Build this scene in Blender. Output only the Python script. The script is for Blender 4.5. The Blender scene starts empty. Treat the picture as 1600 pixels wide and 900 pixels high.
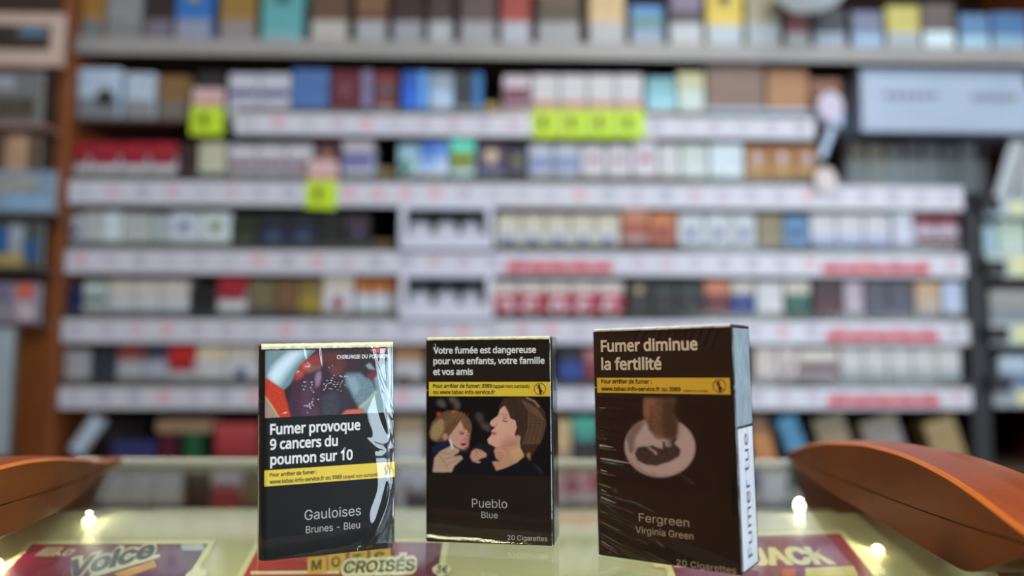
import bpy, bmesh, math, random, os
import numpy as np
from mathutils import Vector, Matrix, geometry

random.seed(7)
rng = np.random.default_rng(7)
SC = bpy.context.scene
COL = SC.collection

# ------------------------------------------------------------------ camera
# World: metres, +y away from the camera, the top of the glass counter at GZ.
GZ = 1.0                       # height of the counter glass
PITCH, ROLL, CAM_H, F_PX = 0.080166, 0.002321, 83.307, 1200.0
cam_d = bpy.data.cameras.new('camera')
cam = bpy.data.objects.new('camera', cam_d)
COL.objects.link(cam)
SC.camera = cam
cam_d.sensor_width = 36.0
cam_d.lens = 36.0 * F_PX / 1600.0
cam_d.clip_start = 0.01
cam_d.dof.use_dof = True
cam_d.dof.focus_distance = 0.322
cam_d.dof.aperture_fstop = 3.4
cp, sp, cr, sr = math.cos(PITCH), math.sin(PITCH), math.cos(ROLL), math.sin(ROLL)
FW = np.array([0, cp, sp]); UP0 = np.array([0, -sp, cp]); RT0 = np.array([1., 0, 0])
RT = cr * RT0 + sr * UP0
UPV = -sr * RT0 + cr * UP0
cam.matrix_world = Matrix(((RT[0], UPV[0], -FW[0], 0), (RT[1], UPV[1], -FW[1], 0),
                           (RT[2], UPV[2], -FW[2], GZ + CAM_H / 1000), (0, 0, 0, 1)))

# ------------------------------------------------------------------ world, daylight, lamps, exposure
world = bpy.data.worlds.new('daylight')
SC.world = world
world.use_nodes = True
wbg = world.node_tree.nodes['Background']
wbg.inputs[0].default_value = (0.72, 0.86, 1.0, 1)
wbg.inputs[1].default_value = 12.0
SC.view_settings.view_transform = 'Standard'
SC.view_settings.look = 'None'
SC.view_settings.gamma = 1.0
SC.view_settings.use_curve_mapping = False
SC.view_settings.exposure = 0.0
SC.cycles.use_denoising = True
SC.cycles.max_bounces = 8
SC.cycles.transparent_max_bounces = 16
SC.cycles.sample_clamp_indirect = 6.0
SC.cycles.caustics_reflective = False
SC.cycles.caustics_refractive = False


def area_lamp(name, loc, target, sx, sy, watts, color, portal=False):
    d = bpy.data.lights.new(name, 'AREA')
    d.shape = 'RECTANGLE'
    d.size, d.size_y = sx, sy
    d.energy = watts
    d.color = color
    if portal:
        d.cycles.is_portal = True
    o = bpy.data.objects.new(name, d)
    COL.objects.link(o)
    o.location = loc
    o.rotation_euler = (Vector(target) - Vector(loc)).to_track_quat('-Z', 'Y').to_euler()
    return o


area_lamp('unseen_ceiling_light', (0.85, 0.45, 2.56), (0.60, 1.05, 0.0), 0.9, 0.35, 16, (0.97, 0.98, 1.0))
area_lamp('unseen_ceiling_light', (-1.30, -0.60, 2.56), (-1.2, -0.4, 0.0), 1.5, 1.4, 11, (1.0, 0.95, 0.88))  # added overhead light for glints in the right pack's film creases
sd = bpy.data.lights.new('added_spotlight', 'SPOT')  # added spot that brightens the packs and their lettering
sd.energy = 100
sd.color = (1.0, 0.90, 0.74)
sd.spot_size = math.radians(38)
sd.spot_blend = 0.5
sd.shadow_soft_size = 0.14
so = bpy.data.objects.new('added_spotlight', sd)
COL.objects.link(so)
so.location = (-1.30, 0.25, 2.5)
so.rotation_euler = (Vector((-0.02, 0.30, 1.0)) - so.location).to_track_quat('-Z', 'Y').to_euler()
area_lamp('unseen_ceiling_light', (0.45, -1.3, 2.56), (0.4, 0.0, 0.8), 0.8, 0.4, 25, (1.0, 0.95, 0.88))  # added fill light behind the camera for the pack fronts
area_lamp('window_daylight', (2.24, -1.25, 1.5), (0, -1.25, 1.5), 1.5, 1.8, 0, (0.8, 0.9, 1.0), True)
area_lamp('door_daylight', (1.80, -2.24, 1.3), (1.80, 0, 1.3), 0.70, 2.2, 0, (0.8, 0.9, 1.0), True)


# ------------------------------------------------------------------ helpers
def lin(c):
    c = np.asarray(c, float) / 255.0
    return np.where(c <= 0.04045, c / 12.92, ((c + 0.055) / 1.055) ** 2.4)


MATS = {}


def mat(rgb, rough=0.5, spec=0.5, metal=0.0, mottle=0.10, scale=60.0, emit=0.0, key=''):
    """Principled material whose colour is varied a little by object-space noise."""
    k = (tuple(rgb), rough, spec, metal, mottle, scale, emit, key)
    if k in MATS:
        return MATS[k]
    m = bpy.data.materials.new(key or 'card_%02x%02x%02x' % tuple(int(v) for v in rgb))
    m.use_nodes = True
    nt = m.node_tree
    b = nt.nodes['Principled BSDF']
    b.inputs['Roughness'].default_value = rough
    b.inputs['Specular IOR Level'].default_value = spec
    b.inputs['Metallic'].default_value = metal
    c = lin(rgb)
    tc = nt.nodes.new('ShaderNodeTexCoord')
    no = nt.nodes.new('ShaderNodeTexNoise')
    no.inputs['Scale'].default_value = scale
    no.inputs['Detail'].default_value = 3.0
    nt.links.new(tc.outputs['Object'], no.inputs['Vector'])
    rp = nt.nodes.new('ShaderNodeValToRGB')
    rp.color_ramp.elements[0].position = 0.3
    rp.color_ramp.elements[1].position = 0.7
    lo, hi = c * (1 - mottle), np.minimum(c * (1 + mottle), 1)
    rp.color_ramp.elements[0].color = (*lo, 1)
    rp.color_ramp.elements[1].color = (*hi, 1)
    nt.links.new(no.outputs['Fac'], rp.inputs['Fac'])
    nt.links.new(rp.outputs['Color'], b.inputs['Base Color'])
    if emit:
        nt.links.new(rp.outputs['Color'], b.inputs['Emission Color'])
        b.inputs['Emission Strength'].default_value = emit
    MATS[k] = m
    return m


def wood_mat(name, a, b_, rough=0.3, stretch=(2, 22, 22), scale=3.0, spec=0.3):
    m = bpy.data.materials.new(name)
    m.use_nodes = True
    nt = m.node_tree
    b = nt.nodes['Principled BSDF']
    b.inputs['Roughness'].default_value = rough
    b.inputs['Specular IOR Level'].default_value = spec
    tc = nt.nodes.new('ShaderNodeTexCoord')
    mp = nt.nodes.new('ShaderNodeMapping')
    mp.inputs['Scale'].default_value = stretch
    no = nt.nodes.new('ShaderNodeTexNoise')
    no.inputs['Scale'].default_value = scale
    no.inputs['Detail'].default_value = 6.0
    no.inputs['Distortion'].default_value = 0.6
    rp = nt.nodes.new('ShaderNodeValToRGB')
    rp.color_ramp.elements[0].position = 0.3
    rp.color_ramp.elements[1].position = 0.72
    rp.color_ramp.elements[0].color = (*lin(a), 1)
    rp.color_ramp.elements[1].color = (*lin(b_), 1)
    nt.links.new(tc.outputs['Object'], mp.inputs['Vector'])
    nt.links.new(mp.outputs['Vector'], no.inputs['Vector'])
    nt.links.new(no.outputs['Fac'], rp.inputs['Fac'])
    nt.links.new(rp.outputs['Color'], b.inputs['Base Color'])
    return m


def clear_mat(name, tint, ior=1.5, rough=0.02, bump=0.0, bump_scale=60.0, haze=0.0):
    """Thin clear sheet: Fresnel mix of straight-through and mirror reflection."""
    m = bpy.data.materials.new(name)
    m.use_nodes = True
    nt = m.node_tree
    nt.nodes.remove(nt.nodes['Principled BSDF'])
    out = nt.nodes['Material Output']
    tr = nt.nodes.new('ShaderNodeBsdfTransparent')
    tr.inputs[0].default_value = (*tint, 1)
    gl = nt.nodes.new('ShaderNodeBsdfGlossy')
    gl.inputs['Roughness'].default_value = rough
    fr = nt.nodes.new('ShaderNodeFresnel')
    # a sheet reflects alike from both sides: undo the node's own inversion on back faces
    ge = nt.nodes.new('ShaderNodeNewGeometry')
    im = nt.nodes.new('ShaderNodeMapRange')
    im.inputs['To Min'].default_value = ior
    im.inputs['To Max'].default_value = 1.0 / ior
    nt.links.new(ge.outputs['Backfacing'], im.inputs['Value'])
    nt.links.new(im.outputs[0], fr.inputs['IOR'])
    mx = nt.nodes.new('ShaderNodeMixShader')
    nt.links.new(fr.outputs[0], mx.inputs[0])
    nt.links.new(tr.outputs[0], mx.inputs[1])
    nt.links.new(gl.outputs[0], mx.inputs[2])
    last = mx
    if haze:
        df = nt.nodes.new('ShaderNodeBsdfDiffuse')
        df.inputs[0].default_value = (0.8, 0.85, 0.9, 1)
        m2 = nt.nodes.new('ShaderNodeMixShader')
        m2.inputs[0].default_value = haze
        nt.links.new(mx.outputs[0], m2.inputs[1])
        nt.links.new(df.outputs[0], m2.inputs[2])
        last = m2
    nt.links.new(last.outputs[0], out.inputs['Surface'])
    if bump:
        tc = nt.nodes.new('ShaderNodeTexCoord')
        no = nt.nodes.new('ShaderNodeTexNoise')
        no.inputs['Scale'].default_value = bump_scale
        no.inputs['Detail'].default_value = 2.0
        bp = nt.nodes.new('ShaderNodeBump')
        bp.inputs['Strength'].default_value = bump
        bp.inputs['Distance'].default_value = 0.001
        nt.links.new(tc.outputs['Object'], no.inputs['Vector'])
        nt.links.new(no.outputs['Fac'], bp.inputs['Height'])
        nt.links.new(bp.outputs[0], gl.inputs['Normal'])
        nt.links.new(bp.outputs[0], fr.inputs['Normal'])
    return m


class MB:
    def __init__(self):
        self.v, self.f = [], []

    def add(self, vs, fs):
        n = len(self.v)
        self.v += [tuple(map(float, q)) for q in vs]
        self.f += [tuple(i + n for i in q) for q in fs]
        return self

    def box(self, x0, x1, y0, y1, z0, z1):
        return self.add([(x0, y0, z0), (x1, y0, z0), (x1, y1, z0), (x0, y1, z0),
                         (x0, y0, z1), (x1, y0, z1), (x1, y1, z1), (x0, y1, z1)],
                        [(0, 3, 2, 1), (4, 5, 6, 7), (0, 1, 5, 4), (1, 2, 6, 5), (2, 3, 7, 6), (3, 0, 4, 7)])

    def cbox(self, x0, x1, y0, y1, z0, z1, c):
        """box with chamfered edges (44 triangles)"""
        X, Y, Z = (x0, x1), (y0, y1), (z0, z1)
        idx, vs, fs = {}, [], []
        for i in (0, 1):
            for j in (0, 1):
                for k in (0, 1):
                    sx, sy, sz = (c, -c)[i], (c, -c)[j], (c, -c)[k]
                    for a, q in (('x', (X[i], Y[j] + sy, Z[k] + sz)), ('y', (X[i] + sx, Y[j], Z[k] + sz)),
                                 ('z', (X[i] + sx, Y[j] + sy, Z[k]))):
                        idx[(i, j, k, a)] = len(vs)
                        vs.append(q)
        g = lambda *t: idx[t]
        for i in (0, 1):
            fs.append((g(i, 0, 0, 'x'), g(i, 1, 0, 'x'), g(i, 1, 1, 'x'), g(i, 0, 1, 'x')))
            fs.append((g(0, i, 0, 'y'), g(1, i, 0, 'y'), g(1, i, 1, 'y'), g(0, i, 1, 'y')))
            fs.append((g(0, 0, i, 'z'), g(1, 0, i, 'z'), g(1, 1, i, 'z'), g(0, 1, i, 'z')))
            for j in (0, 1):
                fs.append((g(i, j, 0, 'x'), g(i, j, 1, 'x'), g(i, j, 1, 'y'), g(i, j, 0, 'y')))
                fs.append((g(i, 0, j, 'x'), g(i, 1, j, 'x'), g(i, 1, j, 'z'), g(i, 0, j, 'z')))
                fs.append((g(0, i, j, 'y'), g(1, i, j, 'y'), g(1, i, j, 'z'), g(0, i, j, 'z')))
                for k in (0, 1):
                    fs.append((g(i, j, k, 'x'), g(i, j, k, 'y'), g(i, j, k, 'z')))
        return self.add(vs, fs)

    def rbox(self, x0, x1, y0, y1, z0, z1, r, seg=5, c=0.0003):
        """box whose four upright edges are rounded with radius r, top and bottom rims chamfered by c"""
        ring = []
        for cx, cy, a0 in ((x1 - r, y0 + r, -90), (x1 - r, y1 - r, 0), (x0 + r, y1 - r, 90), (x0 + r, y0 + r, 180)):
            for s in range(seg + 1):
                a = math.radians(a0 + 90 * s / seg)
                ring.append((cx, cy, math.cos(a), math.sin(a)))
        n = len(ring)
        lv = [(z0, r - c), (z0 + c, r), (z1 - c, r), (z1, r - c)]
        vs = [(cx + ca * rr, cy + sa * rr, z) for z, rr in lv for cx, cy, ca, sa in ring]
        fs = [tuple(range(n))[::-1], tuple(range(3 * n, 4 * n))]
        for l in range(3):
            for i in range(n):
                j = (i + 1) % n
                fs.append((l * n + i, l * n + j, (l + 1) * n + j, (l + 1) * n + i))
        return self.add(vs, fs)

    def poly(self, pts, y, flip=False):
        """flat polygon in the xz plane (facing -y)"""
        return self.add([(p[0], y, p[1]) for p in pts], [tuple(range(len(pts)))])

    def disc(self, x, z, r, y, n=20, t=0.0, rz=None):
        rz = rz or r
        a = [2 * math.pi * i / n for i in range(n)]
        if t == 0:
            return self.poly([(x + r * math.cos(q), z + rz * math.sin(q)) for q in a], y)
        vs = [(x + r * math.cos(q), y + d, z + rz * math.sin(q)) for d in (0, t) for q in a]
        fs = [tuple(range(n)), tuple(range(2 * n - 1, n - 1, -1))]
        fs += [(i, n + i, n + (i + 1) % n, (i + 1) % n) for i in range(n)]
        return self.add(vs, fs)

    def ring(self, x, z, r0, r1, y, n=28, a0=0, a1=360, t=0.0004):
        vs, fs = [], []
        full = abs(a1 - a0) >= 360
        m = n if full else n + 1
        for i in range(m):
            q = math.radians(a0 + (a1 - a0) * i / n)
            for rr in (r0, r1):
                for d in (0, t):
                    vs.append((x + rr * math.cos(q), y + d, z + rr * math.sin(q)))
        for i in range(n):
            a, b = 4 * i, 4 * ((i + 1) % m)
            fs += [(a, b, b + 2, a + 2), (a + 1, a + 3, b + 3, b + 1), (a, a + 1, b + 1, b), (a + 2, b + 2, b + 3, a + 3)]
        if not full:
            e = 4 * n
            fs += [(0, 2, 3, 1), (e, e + 1, e + 3, e + 2)]
        return self.add(vs, fs)

    def build(self, name, material, parent=None, smooth=False, fix=True):
        me = bpy.data.meshes.new(name)
        me.from_pydata(self.v, [], self.f)
        if fix:
            bm = bmesh.new()
            bm.from_mesh(me)
            bmesh.ops.recalc_face_normals(bm, faces=bm.faces)
            bm.to_mesh(me)
            bm.free()
        me.materials.append(material)
        if smooth:
            me.polygons.foreach_set('use_smooth', [True] * len(me.polygons))
        o = bpy.data.objects.new(name, me)
        COL.objects.link(o)
        if parent is not None:
            o.parent = parent
        return o


LABELS = {}


def thing(name, label, cat, loc=(0, 0, 0), rot=(0, 0, 0), group=None):
    o = bpy.data.objects.new(name, None)
    COL.objects.link(o)
    o.empty_display_size = 0.02
    o.location = loc
    o.rotation_euler = rot
    o['label'] = label
    o['category'] = cat
    if group:
        o['group'] = group
    LABELS.setdefault(label, []).append(o.name)
    return o


def struct(o):
    o['kind'] = 'structure'
    return o


# ---- fonts that ship with Blender, with its built-in font as fallback
def font(fn):
    try:
        return bpy.data.fonts.load(os.path.join(bpy.utils.system_resource('DATAFILES', path='fonts'), fn))
    except Exception:
        return None


F_WARN, F_NAME = font('NotoSansHebrew-Regular.woff2'), font('Inter.woff2')


def text_verts(body, fnt, offset):
    """outlines of a line of lettering, emboldened by offset and filled by constrained triangulation (size 1)"""
    cu = bpy.data.curves.new('lettering', 'FONT')
    cu.body = body
    cu.size = 1.0
    cu.resolution_u = 4
    cu.fill_mode = 'NONE'
    if fnt:
        cu.font = fnt
    o = bpy.data.objects.new('lettering', cu)
    COL.objects.link(o)
    dg = bpy.context.evaluated_depsgraph_get()
    me = bpy.data.meshes.new_from_object(o.evaluated_get(dg))
    co = [Vector((q.co[0], q.co[1])) for q in me.vertices]
    nb = {}
    for e in me.edges:
        i, j = e.vertices
        nb.setdefault(i, []).append(j)
        nb.setdefault(j, []).append(i)
    bpy.data.objects.remove(o)
    bpy.data.curves.remove(cu)
    bpy.data.meshes.remove(me)
    loops, seen = [], set()
    for st_ in sorted(nb):
        if st_ in seen:
            continue
        lp, cur, prev = [], st_, None
        while cur is not None and cur not in seen:
            seen.add(cur)
            lp.append(cur)
            nx_ = [k for k in nb[cur] if k != prev and k not in seen]
            if prev is None and st_ + 1 in nx_:
                nx_ = [st_ + 1]                    # keep the contour's own direction
            prev, cur = cur, (nx_[0] if nx_ else None)
        pts = []
        for k in lp:
            if not pts or (co[k] - pts[-1]).length > 1e-4:
                pts.append(co[k])
        if len(pts) > 2 and (pts[0] - pts[-1]).length < 1e-4:
            pts.pop()
        if len(pts) > 2:
            loops.append(pts)
    area = lambda p: sum(p[i - 1].x * p[i].y - p[i].x * p[i - 1].y for i in range(len(p))) / 2

    def wind(P, polys):
        w = np.zeros(len(P), int)
        for p in polys:
            A = np.array([(q.x, q.y) for q in p])
            B = np.roll(A, -1, 0)
            x, y = P[:, :1], P[:, 1:]
            cr_ = (B[:, 0] - A[:, 0]) * (y - A[:, 1]) - (x - A[:, 0]) * (B[:, 1] - A[:, 1])
            w += ((A[:, 1] <= y) & (B[:, 1] > y) & (cr_ > 0)).sum(1) - ((A[:, 1] > y) & (B[:, 1] <= y) & (cr_ < 0)).sum(1)
        return w
    turned = []
    for i, p in enumerate(loops):                  # outlines run counter-clockwise, counters clockwise
        f0 = np.array([[p[0].x, p[0].y]])
        inside = sum(1 for j, q in enumerate(loops) if j != i and wind(f0, [q])[0] != 0)
        turned.append(p if (area(p) > 0) == (inside % 2 == 0) else p[::-1])
    loops, sgn = turned, 1
    vs, fc = [], []
    for p in loops:
        n = len(p)
        q = []
        for i in range(n):
            d0 = (p[i] - p[i - 1]).normalized()
            d1 = (p[(i + 1) % n] - p[i]).normalized()
            n0, n1 = Vector((d0.y, -d0.x)), Vector((d1.y, -d1.x))
            m = n0 + n1
            m = m / max(m.length_squared / 2, .5) if m.length > 1e-3 else n0
            q.append(p[i] + m * (offset * sgn))
        fc.append(list(range(len(vs), len(vs) + n)))
        vs += q
    edges = [(f[i - 1], f[i]) for f in fc for i in range(len(f))]
    ov, _oe, of, *_r = geometry.delaunay_2d_cdt(vs, edges, [], 0, 1e-6)
    V = np.array([(q.x, q.y, 0.0) for q in ov])
    T = np.array([tuple(f) for f in of])
    keep = wind(V[T].mean(1)[:, :2], [[vs[i] for i in f] for f in fc]) > 0
    used, T2 = np.unique(T[keep], return_inverse=True)
    return V[used], [tuple(int(i) for i in t) for t in T2.reshape(-1, 3)]


CAPS = {}


def text(name, body, fnt, x, z, width, cap, material, parent, y=-0.00006, bold=0.0, shear=0.0, mapper=None):
    """flat lettering, baseline start (x, z) on the parent's front, stretched to a width and a capital height (m)"""
    if fnt not in CAPS:
        CAPS[fnt] = text_verts('H', fnt, 0)[0][:, 1].max()
    v, f = text_verts(body, fnt, bold)
    ch = CAPS[fnt]
    sx, sz = width / (v[:, 0].max() - v[:, 0].min()), cap / ch
    X = (v[:, 0] - v[:, 0].min()) * sx + x
    Z = v[:, 1] * sz
    X = X + shear * Z
    Z = Z + z
    mb = MB()
    if mapper:
        pts = [mapper(a, b) for a, b in zip(X, Z)]
    else:
        pts = [(a, y, b) for a, b in zip(X, Z)]
    mb.add(pts, f)
    return mb.build(name, material, parent, fix=False)


# ---- pixel rays of the photograph, used to read real positions off it
def ray(px, py):
    return FW + RT * (px - 800) / F_PX + UPV * (450 - py) / F_PX


CAMP = np.array([0, 0, CAM_H])


def on_plane(px, py, n, d):
    """point (mm, z over the glass) where the pixel's ray meets the plane n.P = d"""
    n = np.asarray(n, float)
    r = ray(px, py)
    return CAMP + r * (d - n @ CAMP) / (n @ r)


def W(p):
    return Vector((p[0] / 1000, p[1] / 1000, GZ + p[2] / 1000))


# ------------------------------------------------------------------ the room
plaster = mat((196, 186, 172), 0.9, 0.2, mottle=0.04, scale=8, key='plaster')
darkwall = mat((70, 48, 38), 0.8, 0.2, mottle=0.1, scale=6, key='brown_wall')
XL, XR, YF, YB, ZC = -2.2, 2.2, -2.2, 1.95, 2.62
struct(MB().box(XL - .1, XR + .1, YF - .1, YB + .1, -0.1, 0).build('floor', mat((120, 105, 92), 0.5, 0.4, mottle=0.2, scale=5, key='floor_tile')))
struct(MB().box(XL - .1, XR + .1, YF - .1, YB + .1, ZC, ZC + .1).build('ceiling', plaster))
struct(MB().box(XL - .1, XR + .1, YB, YB + .1, 0, ZC).build('wall_back', darkwall))
struct(MB().box(XL - .1, XL, YF - .1, YB, 0, ZC).build('wall_left', wood_mat('wall_panelling', (120, 66, 32), (150, 88, 46), 0.5, (1, 1, 9))))
# front wall behind the camera with a glazed shop door
dx0, dx1, dz1 = 1.44, 2.16, 2.35
wf = MB()
wf.box(XL - .1, dx0, YF - .1, YF, 0, ZC).box(dx1, XR + .1, YF - .1, YF, 0, ZC).box(dx0, dx1, YF - .1, YF, dz1, ZC)
struct(wf.build('wall_front', mat((72, 58, 48), 0.8, 0.2, mottle=0.06, scale=7, key='front_wall')))
dfr = MB()
for a in (dx0, dx1 - .05):
    dfr.box(a, a + .05, YF - .07, YF - .03, 0.003, dz1)
for a in (0.003, dz1 - .06):
    dfr.box(dx0 + .05, dx1 - .05, YF - .068, YF - .032, a, a + .06)
door = struct(dfr.build('door_1', mat((60, 58, 56), 0.4, key='door_frame')))
MB().box(dx0 + .05, dx1 - .05, YF - .052, YF - .047, .063, dz1 - .06).build('door_pane', clear_mat('door_glass', (.97, .98, .98)), door)
MB().cbox(dx0 + .02, dx0 + .04, YF - .028, YF - .008, .9, 1.3, .004).build('door_handle', mat((170, 170, 170), .3, metal=1.0, key='door_steel'), door)
wr = MB()
wy0, wy1, wz0, wz1 = -2.0, -0.5, 0.6, 2.4
wr.box(XR, XR + .1, YF, wy0, 0, ZC).box(XR, XR + .1, wy1, YB, 0, ZC)
wr.box(XR, XR + .1, wy0, wy1, 0, wz0).box(XR, XR + .1, wy0, wy1, wz1, ZC)
struct(wr.build('wall_right', plaster))
win = struct(MB().box(XR + .03, XR + .035, wy0 + .02, wy1 - .02, wz0 + .02, wz1 - .02).build('window_1', clear_mat('window_glass', (.97, .98, .98))))
fr = MB()
for a in (wy0, -1.27, wy1 - .05):
    fr.box(XR + .01, XR + .06, a, a + .05, wz0, wz1)
for a in (wz0, wz1 - .05):
    fr.box(XR + .012, XR + .058, wy0, wy1, a, a + .05)
fr.build('window_frame', mat((60, 58, 56), 0.4, key='window_frame'), win)

# ------------------------------------------------------------------ the wall rack behind the counter
RYAW = -0.024688
RN = np.array([math.sin(RYAW), math.cos(RYAW), 0.0])
RU = np.array([math.cos(RYAW), -math.sin(RYAW), 0.0])
RD = 1560.0 * math.cos(RYAW)
RROT = -RYAW
PF = -12.0                         # product fronts stand 12 mm behind the price rails


def rk(u, h, w):
    """rack coordinates (mm: along, up from the glass, towards the room) to world"""
    p = RN * (RD - w) + RU * u
    return Vector((p[0] / 1000, p[1] / 1000, GZ + h / 1000))


def uh(px, py, w=PF):
    p = on_plane(px, py, RN, RD - w)
    return float(p @ RU), float(p[2])


RAILS = {  # row: rail top px, rail bottom px at the middle of the picture
    'A': (66, 92), 'B': (181, 214), 'C': (287, 324), 'D': (394, 430), 'E': (501, 537), 'F': (606, 639)}
RT_H = {k: uh(800, v[0], 0)[1] for k, v in RAILS.items()}
RB_H = {k: uh(800, v[1], 0)[1] for k, v in RAILS.items()}
BASE = {k: RT_H[k] - (12 if k != 'A' else 2) for k in RAILS}       # board tops
BASE['G'] = uh(800, 735)[1]

rack = thing('display_rack', 'tall brown wall rack with white price rails full of packs behind the counter', 'rack', rk(0, -1000, 0), (0, 0, RROT))
board_m = mat((92, 74, 60), 0.55, 0.3, key='shelf_board')
rail_m = mat((205, 205, 216), 0.35, 0.5, mottle=0.03, scale=25, key='price_rail')
railA_m = mat((150, 148, 146), 0.35, 0.5, mottle=0.05, scale=25, key='price_rail_grey')
back_m = mat((44, 28, 24), 0.7, 0.2, mottle=0.15, scale=12, key='rack_back')
sidewood = wood_mat('rack_wood', (112, 60, 28), (138, 80, 40), 0.4, (12, 12, 1.2), 4.0)


def rl(mb, u0, u1, w0, w1, h0, h1, c=0.0):
    """box in rack coordinates, local to the rack (mm)"""
    a = (u0 / 1000, u1 / 1000, -w1 / 1000, -w0 / 1000, (h0 + 1000) / 1000, (h1 + 1000) / 1000)
    return mb.cbox(*a, c / 1000) if c else mb.box(*a)


UL, URR = uh(103, 400, 0)[0], uh(1508, 400, 0)[0]
U_END = uh(1600, 80, 0)[0] + 90
rl(MB(), UL - 90, U_END, -285, -275, -1000, 1060).build('back_panel', back_m, rack)
rl(MB(), UL - 92, UL - 2, -285, 14, -1000, 1060, 2).build('side_panel', sidewood, rack)
rl(MB(), U_END, U_END + 24, -285, 6, -1000, 1060, 2).build('side_panel', sidewood, rack)
rl(MB(), UL - 92, U_END + 24, -285, 16, 1060, 1100, 2).build('top_panel', sidewood, rack)
UB0, UB1 = uh(366, 200, 0)[0], uh(1272, 200, 0)[0]
SPAN = {'A': (UL, U_END), 'B': (UL, uh(1312, 200, 0)[0]), 'C': (UL, URR), 'D': (UL, URR), 'E': (UL, URR), 'F': (UL, URR), 'G': (UL, U_END)}
fence_m = clear_mat('tinted_fence_acrylic', (.56, .56, .48), 1.35, .12, haze=.04)
RSPAN = dict(SPAN)
RSPAN['B'] = (UB0, UB1)
for k in 'ABCDEFG':
    u0, u1 = SPAN[k]
    bd = rl(MB(), u0, u1, -274, -1.0, BASE[k] - 7, BASE[k]).build('shelf', board_m, rack)
    if k == 'G':
        continue
    u0, u1 = RSPAN[k]
    rail = rl(MB(), u0, u1, -0.5, 2.5, RB_H[k], RT_H[k], 0.8).build('price_rail', railA_m if k == 'A' else rail_m, rack)
    if k == 'A':
        continue
    # low fence that keeps the packs in, tinted olive to shade their lower fronts
    rl(MB(), u0 + .5, (u1 if k != 'C' else uh(1314, 260)[0]) - .5, -4.2, -2.6, BASE[k] + .3, RT_H[k] + (15 if k == 'B' else 19)).build('tinted_fence', fence_m, rack)
    # round price labels slipped into the rail
    n = int((u1 - u0) / 58)
    for i in range(n):
        u = u0 + 30 + i * (u1 - u0 - 60) / (n - 1)
        c = [(184, 178, 198), (202, 178, 192), (170, 172, 188), (212, 170, 178), (186, 192, 200), (190, 180, 200)][rng.integers(6)]
        hm = (RT_H[k] + RB_H[k]) / 2 + 3
        q = MB()
        q.disc(u / 1000, (hm + 1000) / 1000, 0.0125, -0.0032, 12, 0.0006)
        q.build('price_label', mat(c, 0.5, key='price_label'), rail)
    # red promotional strips
    red = {'D': [(790, 957, 5), (1282, 1452, 5)], 'E': [(1284, 1462, 5)], 'F': [(1284, 1460, 5)]}.get(k, [])
    for xa, xb, nn in red:
        ua, ub = uh(xa, 415, 0)[0], uh(xb, 415, 0)[0]
        hb, ht = RB_H[k] + 6, RB_H[k] + 27
        st = (ub - ua) / nn
        for i in range(nn):
            rl(MB(), ua + i * st + 1, ua + (i + 1) * st - 1, 2.6, 3.4, hb, ht).build('promo_strip', mat((205, 92, 104), 0.5, key='promo_pink'), rail)
            rl(MB(), ua + (i + .22) * st, ua + (i + .78) * st, 3.5, 3.9, hb + 8, ht - 5).build('promo_print', mat((190, 34, 48), 0.5, key='promo_red'), rail)
# dark upright and brackets at the right end of the middle shelves
dark_m = mat((26, 26, 28), 0.5, 0.4, key='black_upright')
rl(MB(), URR + 1, URR + 42, -274, -2, -1000, BASE['C'] - 8, 2).build('upright', dark_m, rack)
for px, py in ((1542, 318), (1552, 418), (1556, 522), (1560, 600)):
    u, h = uh(px, py, 10)
    m = MB()
    rl(m, u - 20, u + 26, -2, 16, h - 15, h + 15, 3)
    m.build('bracket', dark_m, rack)
# right-hand bay: rails and boards beyond the upright
UX0 = URR + 44
for (ya, yb, cc) in ((312, 340, (165, 182, 196)), (398, 434, (185, 196, 190)), (505, 540, (185, 196, 196)), (606, 636, (150, 158, 166))):
    h1, h0 = uh(1575, ya, 0)[1], uh(1575, yb, 0)[1]
    rl(MB(), UX0, U_END, -274, -2, h1 - 18, h1 - 12).build('shelf', board_m, rack)
    rail = rl(MB(), UX0, U_END, -0.5, 2.5, h0, h1, .8).build('price_rail', mat(cc, 0.35, key='bay_rail'), rack)
    u = uh(1588, 400, 0)[0]
    rl(MB(), u - 14, u + 22, 2.6, 3.2, h0 + 6, h1 - 5).build('price_label', mat((215, 220, 165), 0.5, key='pale_yellow_label'), rail)

# ------------------------------------------------------------------ products on the rack
ROWN = {'A': 'top shelf', 'B': 'second shelf', 'C': 'third shelf', 'D': 'fourth shelf', 'E': 'fifth shelf', 'F': 'sixth shelf', 'G': 'lowest shelf'}
ORD = ['first', 'second', 'third', 'fourth', 'fifth', 'sixth', 'seventh', 'eighth', 'ninth']
WHITE = (205, 206, 212)


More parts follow.
